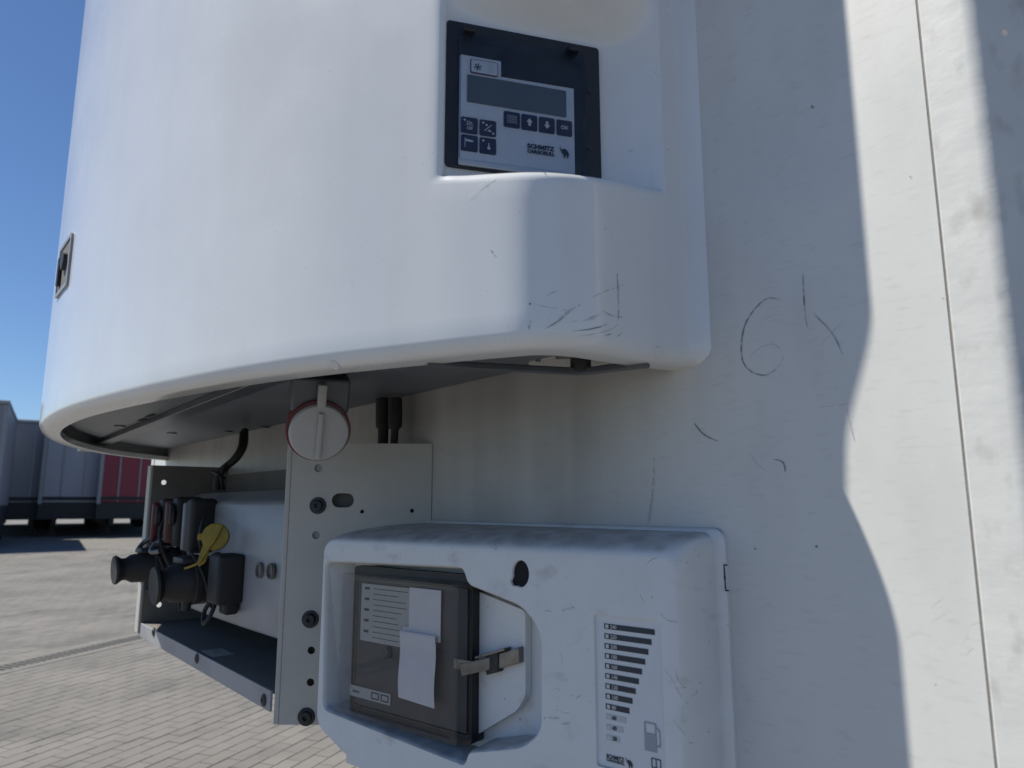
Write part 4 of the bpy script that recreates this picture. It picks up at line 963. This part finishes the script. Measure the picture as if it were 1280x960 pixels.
# left plate, perpendicular to the wall
dep = 0.29 * D; xl = on_wall(188, 640, dep).x
SF = Frame(Vector((xl, 0, EYE)), (1, 0, 0), (0, 0, 1), (0, -1, 0))
zt_, zb_ = EYE + SF.px(190, 582, dep)[1], EYE + SF.px(181, 793, dep)[1]
LFm = Frame(Vector((xl, 0, EYE)), (0, -1, 0), (0, 0, 1), (1, 0, 0))
hl = [circ(*LFm.px(205, 603), 0.006, 14), circ(*LFm.px(199.5, 736), 0.006, 14), circ(*LFm.px(199, 756), 0.006, 14)]
hl = [h for h in hl if all(0.004 < a < dep - 0.004 for a, b in h)]
obj('side_plate', plate(LFm, [(0.001, zb_ - EYE), (dep, zb_ - EYE), (dep, zt_ - EYE), (0.001, zt_ - EYE)], hl, 0.0, -0.004), M['shelf'], br)
obj('folded_edge', box(LFm, dep, dep + 0.007, zb_ - EYE - 0.003, zt_ - EYE, -0.030, 0.001, bev=0.002), M['galv'], br)
# bottom shelf with front flange
xr = -1.776 * D; zs = EYE + SF.px(343, 866, dep)[1]; zf = SF.px(342, 892, dep)[1]
sl_ = xr - xl
obj('shelf', box(Frame((xl, 0, zs), (1, 0, 0), (0, 1, 0), (0, 0, 1)), 0.001, sl_ - 0.004, -dep + 0.002, -0.001, -0.004, 0.0, bev=0.0008, seg=1), M['shelf'], br)
obj('front_flange', box(SF, 0.001, sl_ - 0.004, zf, zs - EYE + 0.001, dep - 0.002, dep + 0.002, bev=0.001), M['greyplate'], br)
for x, y in ((192.5, 790), (246.5, 823), (330, 875)):
    a, b = SF.px(x, y, dep + 0.002); obj('bolt', rev(SF.p(a, b, dep + 0.001), SF.n, [(0, 0.009), (0.002, 0.009), (0.003, 0.007), (0.004, 0.0065), (0.004, 0.003), (0.002, 0.0025), (0.002, 0)], 18), M['bolt'], br, 30)
a, b = 0.42, 0.07; stk = Frame((xl, 0, zs + 0.0006), (1, 0, 0), (0, -1, 0), (0, 0, 1))
obj('shelf_sticker', plate(stk, [(0.42, 0.128), (0.49, 0.128), (0.49, 0.164), (0.42, 0.164)], [], 0.0004, -0.0004), M['label'], br)
ink = bmesh.new(); add_text(ink, stk, 'm', 0.431, 0.139, 0.0007, 0.022, 0.001); obj('sticker_print', ink, M['grey_ink'], br)
# connector plate: face, folded top and bottom
yp = -0.22 * D; x0_, x1_ = xl + 0.012, -1.80 * D; zt2, zb2 = EYE + 0.006, EYE - 0.350 * D
rings = []
for k in range(33):
    f = k / 32; x = x0_ + (x1_ - x0_) * f; bow = -0.012 * math.sin(math.pi * f)
    y = yp + bow + (0.035 * (1 - min(1, f / 0.06)) ** 2)
    rings.append([Vector((x, y + 0.055, zt2 + 0.022)), Vector((x, y + 0.012, zt2 + 0.004)), Vector((x, y + 0.004, zt2)), Vector((x, y, zt2 - 0.006)), Vector((x, y, zb2 + 0.008)), Vector((x, y + 0.003, zb2 + 0.002)), Vector((x, y + 0.010, zb2 - 0.001)), Vector((x, y + 0.05, zb2 - 0.004))])
cpl = obj('connector_plate', loft(rings, False), M['greyplate'], br, 40)
CPF = Frame((0, yp - 0.0115, EYE), (1, 0, 0), (0, 0, 1), (0, -1, 0))
for x, y in ((323, 713), (337, 714)):
    a, b = CPF.px(x, y); obj('drilled_hole', rev(CPF.p(a, b, 0.0), CPF.n, [(-0.004, 0.013), (0.0012, 0.013), (0.0012, 0.0105), (-0.003, 0.0105), (-0.003, 0)], 24), M['shelf'], br, 30)
obj('back_web', box(WORLD, xl + 0.002, xr - 0.03, -0.006, -0.001, zs + 0.001, EYE + 0.125 * D), M['shelf'], br)

# couplings on the connector plate
def socket(X, z, L, r, label, name='electric_socket'):
    p = Vector((X * D, yp - 0.008, EYE + z * D)); t = thing(name, label, 'socket', tuple(p))
    out = Vector((0.02, -1, -0.06)).normalized()
    obj('flange', rev(p, out, [(-0.004, r * 1.35), (0.006, r * 1.35), (0.008, r * 1.2)], 24), M['rubber'], t, 35)
    obj('body', rev(p, out, [(0.004, r * 1.12), (L * 0.12, r * 1.12), (L * 0.14, r * 1.2), (L * 0.2, r * 1.2), (L * 0.22, r * 1.1), (L * 0.36, r * 1.1), (L * 0.38, r * 1.17), (L * 0.46, r * 1.17), (L * 0.48, r * 1.06), (L * 0.58, r * 1.04), (L * 0.60, r * 0.99), (L * 0.78, r * 0.92), (L * 0.86, r * 0.72), (L * 0.92, r * 0.72), (L, r * 0.95), (L + 0.004, r * 0.9), (L + 0.002, 0)], 28), M['rubber'], t, 40)
    q = p + out * (L * 0.50)
    SFm = Frame(q, (1, 0, 0), (0, 0, 1), out)
    obj('hinged_lid', box(SFm, -r * 0.9, r * 0.9, r * 0.95, r * 1.28, -L * 0.2, L * 0.2, bev=0.004), M['black'], t, 40)
    obj('drain_spout', rev(q - Vector((0, 0, r * 1.0)), (0, -0.1, -1), [(0, 0.009), (0.016, 0.008), (0.016, 0)], 14), M['black'], t, 35)
    obj('lid_cord', tube(spline([q + Vector((0.4 * r, 0, r * 1.1)), q + Vector((1.1 * r, -0.01, r * 1.5)), q + Vector((1.5 * r, 0.01, r * 0.4)), q + Vector((1.1 * r, 0.03, -r * 1.1)), q + Vector((0.3 * r, 0.04, -r * 1.2))], 6), 0.0026, 8), M['rubber'], t, 50)
    for s in (-1, 1):
        obj('pale_mark', box(Frame(q + out * L * 0.46, (1, 0, 0), (0, 0, 1), out), -r * 0.98 * 1 + s * 0.0, -r * 0.90, s * 0.007 - 0.003, s * 0.007 + 0.003, -0.006, 0.004), M['cap'], t)
    return t
socket(-2.83, -0.205, 0.128, 0.031, 'black plug socket nearest the left bracket edge, pointing out over the yard')
socket(-2.40, -0.225, 0.112, 0.036, 'larger black plug socket below the yellow cap, pointing left')
def gladhand(X, z, m, label, name):
    p = Vector((X * D, yp - 0.008, EYE + z * D)); t = thing(name, label, 'coupling', tuple(p))
    G = Frame(p, (1, 0, 0), (0, 0, 1), (0, -1, 0))
    obj('body', box(G, -0.020, 0.020, -0.052, 0.048, -0.002, 0.050, bev=0.008, seg=3), M['rubber'], t, 50)
    obj('coloured_cover', box(G, -0.026, -0.012, -0.045, 0.040, 0.030, 0.062, bev=0.006, seg=3), m, t, 50)
    obj('seal_ring', rev(G.p(0.0, 0.012, 0.048), (-0.3, -1, 0), [(0, 0.022), (0.008, 0.022), (0.010, 0.018), (0.010, 0.010), (0.004, 0.009), (0.004, 0)], 22), M['rubber'], t, 35)
    obj('hook', tube(spline([G.p(-0.018, -0.03, 0.045), G.p(-0.03, -0.045, 0.07), G.p(-0.022, -0.062, 0.082), G.p(-0.006, -0.06, 0.07)], 6), 0.005, 10), M['steel'], t, 50)
    return t
gladhand(-2.84, -0.055, M['red'], 'dull red air brake coupling at the far left of the connector plate', 'air_coupling')
gladhand(-2.66, -0.05, M['red2'], 'black air brake coupling with faded reddish edge between the red and yellow ones', 'air_coupling')
t = thing('air_coupling', 'black air brake coupling with dangling round yellow dust cap', 'coupling', tuple(Vector((-2.50 * D, yp - 0.008, EYE - 0.06 * D))))
G = Frame(t.location, (1, 0, 0), (0, 0, 1), (0, -1, 0))
obj('body', box(G, -0.022, 0.020, -0.055, 0.050, -0.002, 0.048, bev=0.009, seg=3), M['rubber'], t, 50)
obj('grey_edge', box(G, -0.027, -0.018, -0.05, 0.042, 0.022, 0.052, bev=0.004, seg=2), M['greyplate'], t, 50)
cy = at_fwd(268.5, 671, 2.20 * D); fdir = (CAM - cy).normalized(); fdir = Vector((fdir.x - 0.2, fdir.y - 0.2, fdir.z)).normalized()
dcap = obj('dust_cap', rev(cy - fdir * 0.012, fdir, [(0, 0), (0, 0.018), (0.002, 0.0235), (0.008, 0.0245), (0.0115, 0.0235), (0.0125, 0.019), (0.0115, 0.0)], 30), M['yellow'], t, 40)
ey2 = (Vector((0, 0, 1)) - fdir * fdir.z).normalized(); ey1 = ey2.cross(fdir); YF = Frame(cy, ey1, ey2, fdir)
obj('cap_tab', box(YF, -0.031, -0.022, -0.006, 0.006, -0.010, -0.002, bev=0.0015), M['yellow'], dcap)
obj('cap_strap', tube(spline([YF.p(0.012, 0.02, 0.002), YF.p(0.002, -0.004, 0.003), YF.p(-0.012, -0.026, 0.002), YF.p(-0.024, -0.045, 0.0), YF.p(-0.05, -0.055, -0.01)], 6), 0.0022, 8), M['yellow'], dcap, 50)
obj('cap_arm', plate(YF, [(-0.020, -0.012), (-0.008, -0.02), (-0.014, -0.045), (-0.024, -0.052), (-0.028, -0.045)], [], -0.003, -0.007), M['yellow'], dcap)
t = thing('hose_coupling', 'short blocky black coupling beneath the yellow cap, tight against the grey plate', 'coupling', tuple(Vector((-2.22 * D, yp - 0.010, EYE - 0.215 * D))))
G = Frame(t.location, (1, 0, 0), (0, 0, 1), (0, -1, 0))
obj('body', box(G, -0.030, 0.030, -0.04, 0.045, -0.002, 0.045, bev=0.007, seg=3), M['rubber'], t, 50)
obj('foot', box(G, -0.012, 0.022, -0.058, -0.03, 0.002, 0.028, bev=0.006), M['rubber'], t, 50)
obj('pull_ring', tube(spline([G.p(-0.03, -0.03, 0.03), G.p(-0.045, -0.055, 0.04), G.p(-0.03, -0.075, 0.045), G.p(-0.012, -0.06, 0.04), G.p(-0.016, -0.035, 0.03)], 6), 0.004, 8), M['rubber'], t, 50)

# ------------------------------------------------------------------ cables
def cable(name, px, r, m, label, cat):
    pts = spline([at_fwd(x, y, F * D) for x, y, F in px], 8)
    if isinstance(r, (list,)): r0 = r[0]
    return tagged(obj(name, tube(pts, r, 10), m, None, 60), label, cat)
cable('wiring_loom', [(306, 538, 2.66), (305, 556, 2.62), (296, 572, 2.6), (282, 584, 2.6), (273, 594, 2.6), (271, 612, 2.6)], 0.008, M['rubber'], 'thick black wiring loom bending down from the cooling unit to the shelf', 'cable')
cable('thin_cable', [(302, 540, 2.62), (299, 560, 2.6), (290, 574, 2.6), (279, 586, 2.58), (277, 598, 2.58), (279, 612, 2.6)], 0.004, M['rubber'], 'thin black cable looping beside the thick wiring loom', 'cable')
cable('cable_tie', [(266, 590, 2.58), (273, 593, 2.56), (281, 598, 2.58)], 0.003, M['black'], 'small black tie binding the two cables above the shelf', 'cable tie')
cable('thin_cable', [(206, 648, 2.60), (200, 668, 2.52), (204, 690, 2.5), (214, 712, 2.52), (222, 742, 2.58), (226, 764, 2.62)], 0.0035, M['rubber'], 'thin black cable hanging past the plug sockets down to the shelf', 'cable')
cable('thin_cable', [(262, 640, 2.36), (254, 652, 2.28), (250, 676, 2.26), (256, 700, 2.28), (266, 726, 2.32), (262, 748, 2.36), (244, 752, 2.40), (232, 738, 2.44)], 0.0035, M['rubber'], 'thin black cable curling under the larger plug socket', 'cable')
def wall_cable(name, px, r, m, label, cat, d):
    pts = spline([on_wall(x, y, d) for x, y in px], 6); return tagged(obj(name, tube(pts, r, 12), m, None, 60), label, cat)
wall_cable('drain_hose', [(479, 498), (479, 520), (479, 545), (478, 560)], lambda t: 0.0085 if t > 0.5 else 0.012, M['rubber'], 'thick black drain hose dropping behind the bracket plate, left of a pair', 'hose', 0.03)
wall_cable('drain_hose', [(494, 498), (494, 520), (493, 545), (492, 560)], lambda t: 0.006 if t > 0.55 else 0.011, M['rubber'], 'thinner black drain hose dropping behind the bracket plate, right of a pair', 'hose', 0.03)

# ------------------------------------------------------------------ trailers parked across the yard
rowdir = (on_ground(60, 700) - Vector((0, -D, 0))); rowdir.z = 0; rowdir.normalize()
side = Vector((rowdir.y, -rowdir.x, 0))                         # to the right
def curtain_mat(name, c): return mat(name, c, 0.55, noise=0.15, nscale=1.2, bump=0.5, bscale=2.5, stretch=(1, 1, 0.25))
silver = mat('silver_profile', (0.26, 0.27, 0.29), 0.4, metal=0.3, noise=0.15, nscale=4)
def parked(xpx, ypx, wide, body, endm, label, tall=4.0, L=13.4):
    g = on_ground(xpx, ypx); F = Frame(g, side, rowdir, (0, 0, 1))
    t = thing('parked_trailer', label, 'trailer', tuple(g), 'trailers parked across the yard')
    obj('cargo_body', box(F, 0.02, wide - 0.02, 0.06, L, 1.16, tall - 0.08, bev=0.02, seg=1), body, t)
    e = obj('end_wall', box(F, 0.14, wide - 0.14, 0.0, 0.058, 1.18, tall - 0.14), endm, t)
    for a in (0.62, wide * 0.5 - 0.02, wide - 0.66): obj('rib', box(F, a, a + 0.05, -0.03, -0.001, 1.2, tall - 0.16), silver, t)
    obj('kick_rail', box(F, 0.145, wide - 0.145, -0.045, -0.001, 1.24, 1.36), M['chassis'], t)
    for a in (0, wide - 0.14): obj('corner_post', box(F, a, a + 0.138, -0.03, 0.10, 1.10, tall - 0.12, bev=0.02, seg=1), silver, t)
    obj('roof_rail', box(F, -0.01, wide + 0.01, -0.04, L, tall - 0.13, tall, bev=0.03, seg=1), silver, t)
    obj('bed_frame', box(F, 0.02, wide - 0.02, -0.02, L, 0.60, 1.158), M['chassis'], t)
    for a in (0.45, wide - 0.6): obj('chassis_beam', box(F, a, a + 0.15, 0.2, L, 0.42, 0.599), M['chassis'], t)
    for a in (0.42, wide - 0.58):
        y0 = 1.6; p = F.p(a + 0.08, y0); dz = gz(p.x, p.y) - g.z
        bm = box(F, a, a + 0.16, y0 - 0.07, y0 + 0.07, dz + 0.10, 0.98); add_box(bm, F, a - 0.10, a + 0.26, y0 - 0.15, y0 + 0.15, dz, dz + 0.06)
        add_box(bm, F, a - 0.02, a + 0.18, y0 - 0.1, y0 + 0.1, dz + 0.06, dz + 0.16); obj('landing_leg', bm, M['chassis'], t)
    for y in ((8.2, 9.5, 10.8) if L > 8 else (L - 2.4, L - 1.1)):
        for a, s in ((0.30, -1), (wide - 0.30, 1)):
            p = F.p(a, y); dz = gz(p.x, p.y) - g.z
            obj('wheel', rev(F.p(a - s * 0.28, y, dz + 0.5), side * s, [(0, 0), (0, 0.42), (0.04, 0.5), (0.50, 0.5), (0.54, 0.42), (0.5, 0.2), (0.5, 0)], 24), M['tyre'], t, 35)
    return t, F
gm = curtain_mat('grey_tarp', (0.24, 0.25, 0.28)); wm = curtain_mat('white_tarp', (0.38, 0.40, 0.44)); rm = curtain_mat('red_tarp', (0.26, 0.035, 0.055))
parked(-58, 674, 2.55, gm, gm, 'grey trailer set further back, between the nearest grey trailer and the white one')
t, F = parked(42, 672, 2.55, wm, wm, 'white trailer standing between a grey trailer and the dark red one')
parked(116, 671, 2.55, rm, rm, 'dark red trailer seen just left of the connector bracket')
parked(-168, 692, 2.55, gm, gm, 'nearest grey trailer with silver corner post, added at the left edge to cast a ground shadow', L=5.5)  # short trailer added so that its shadow falls across the yard
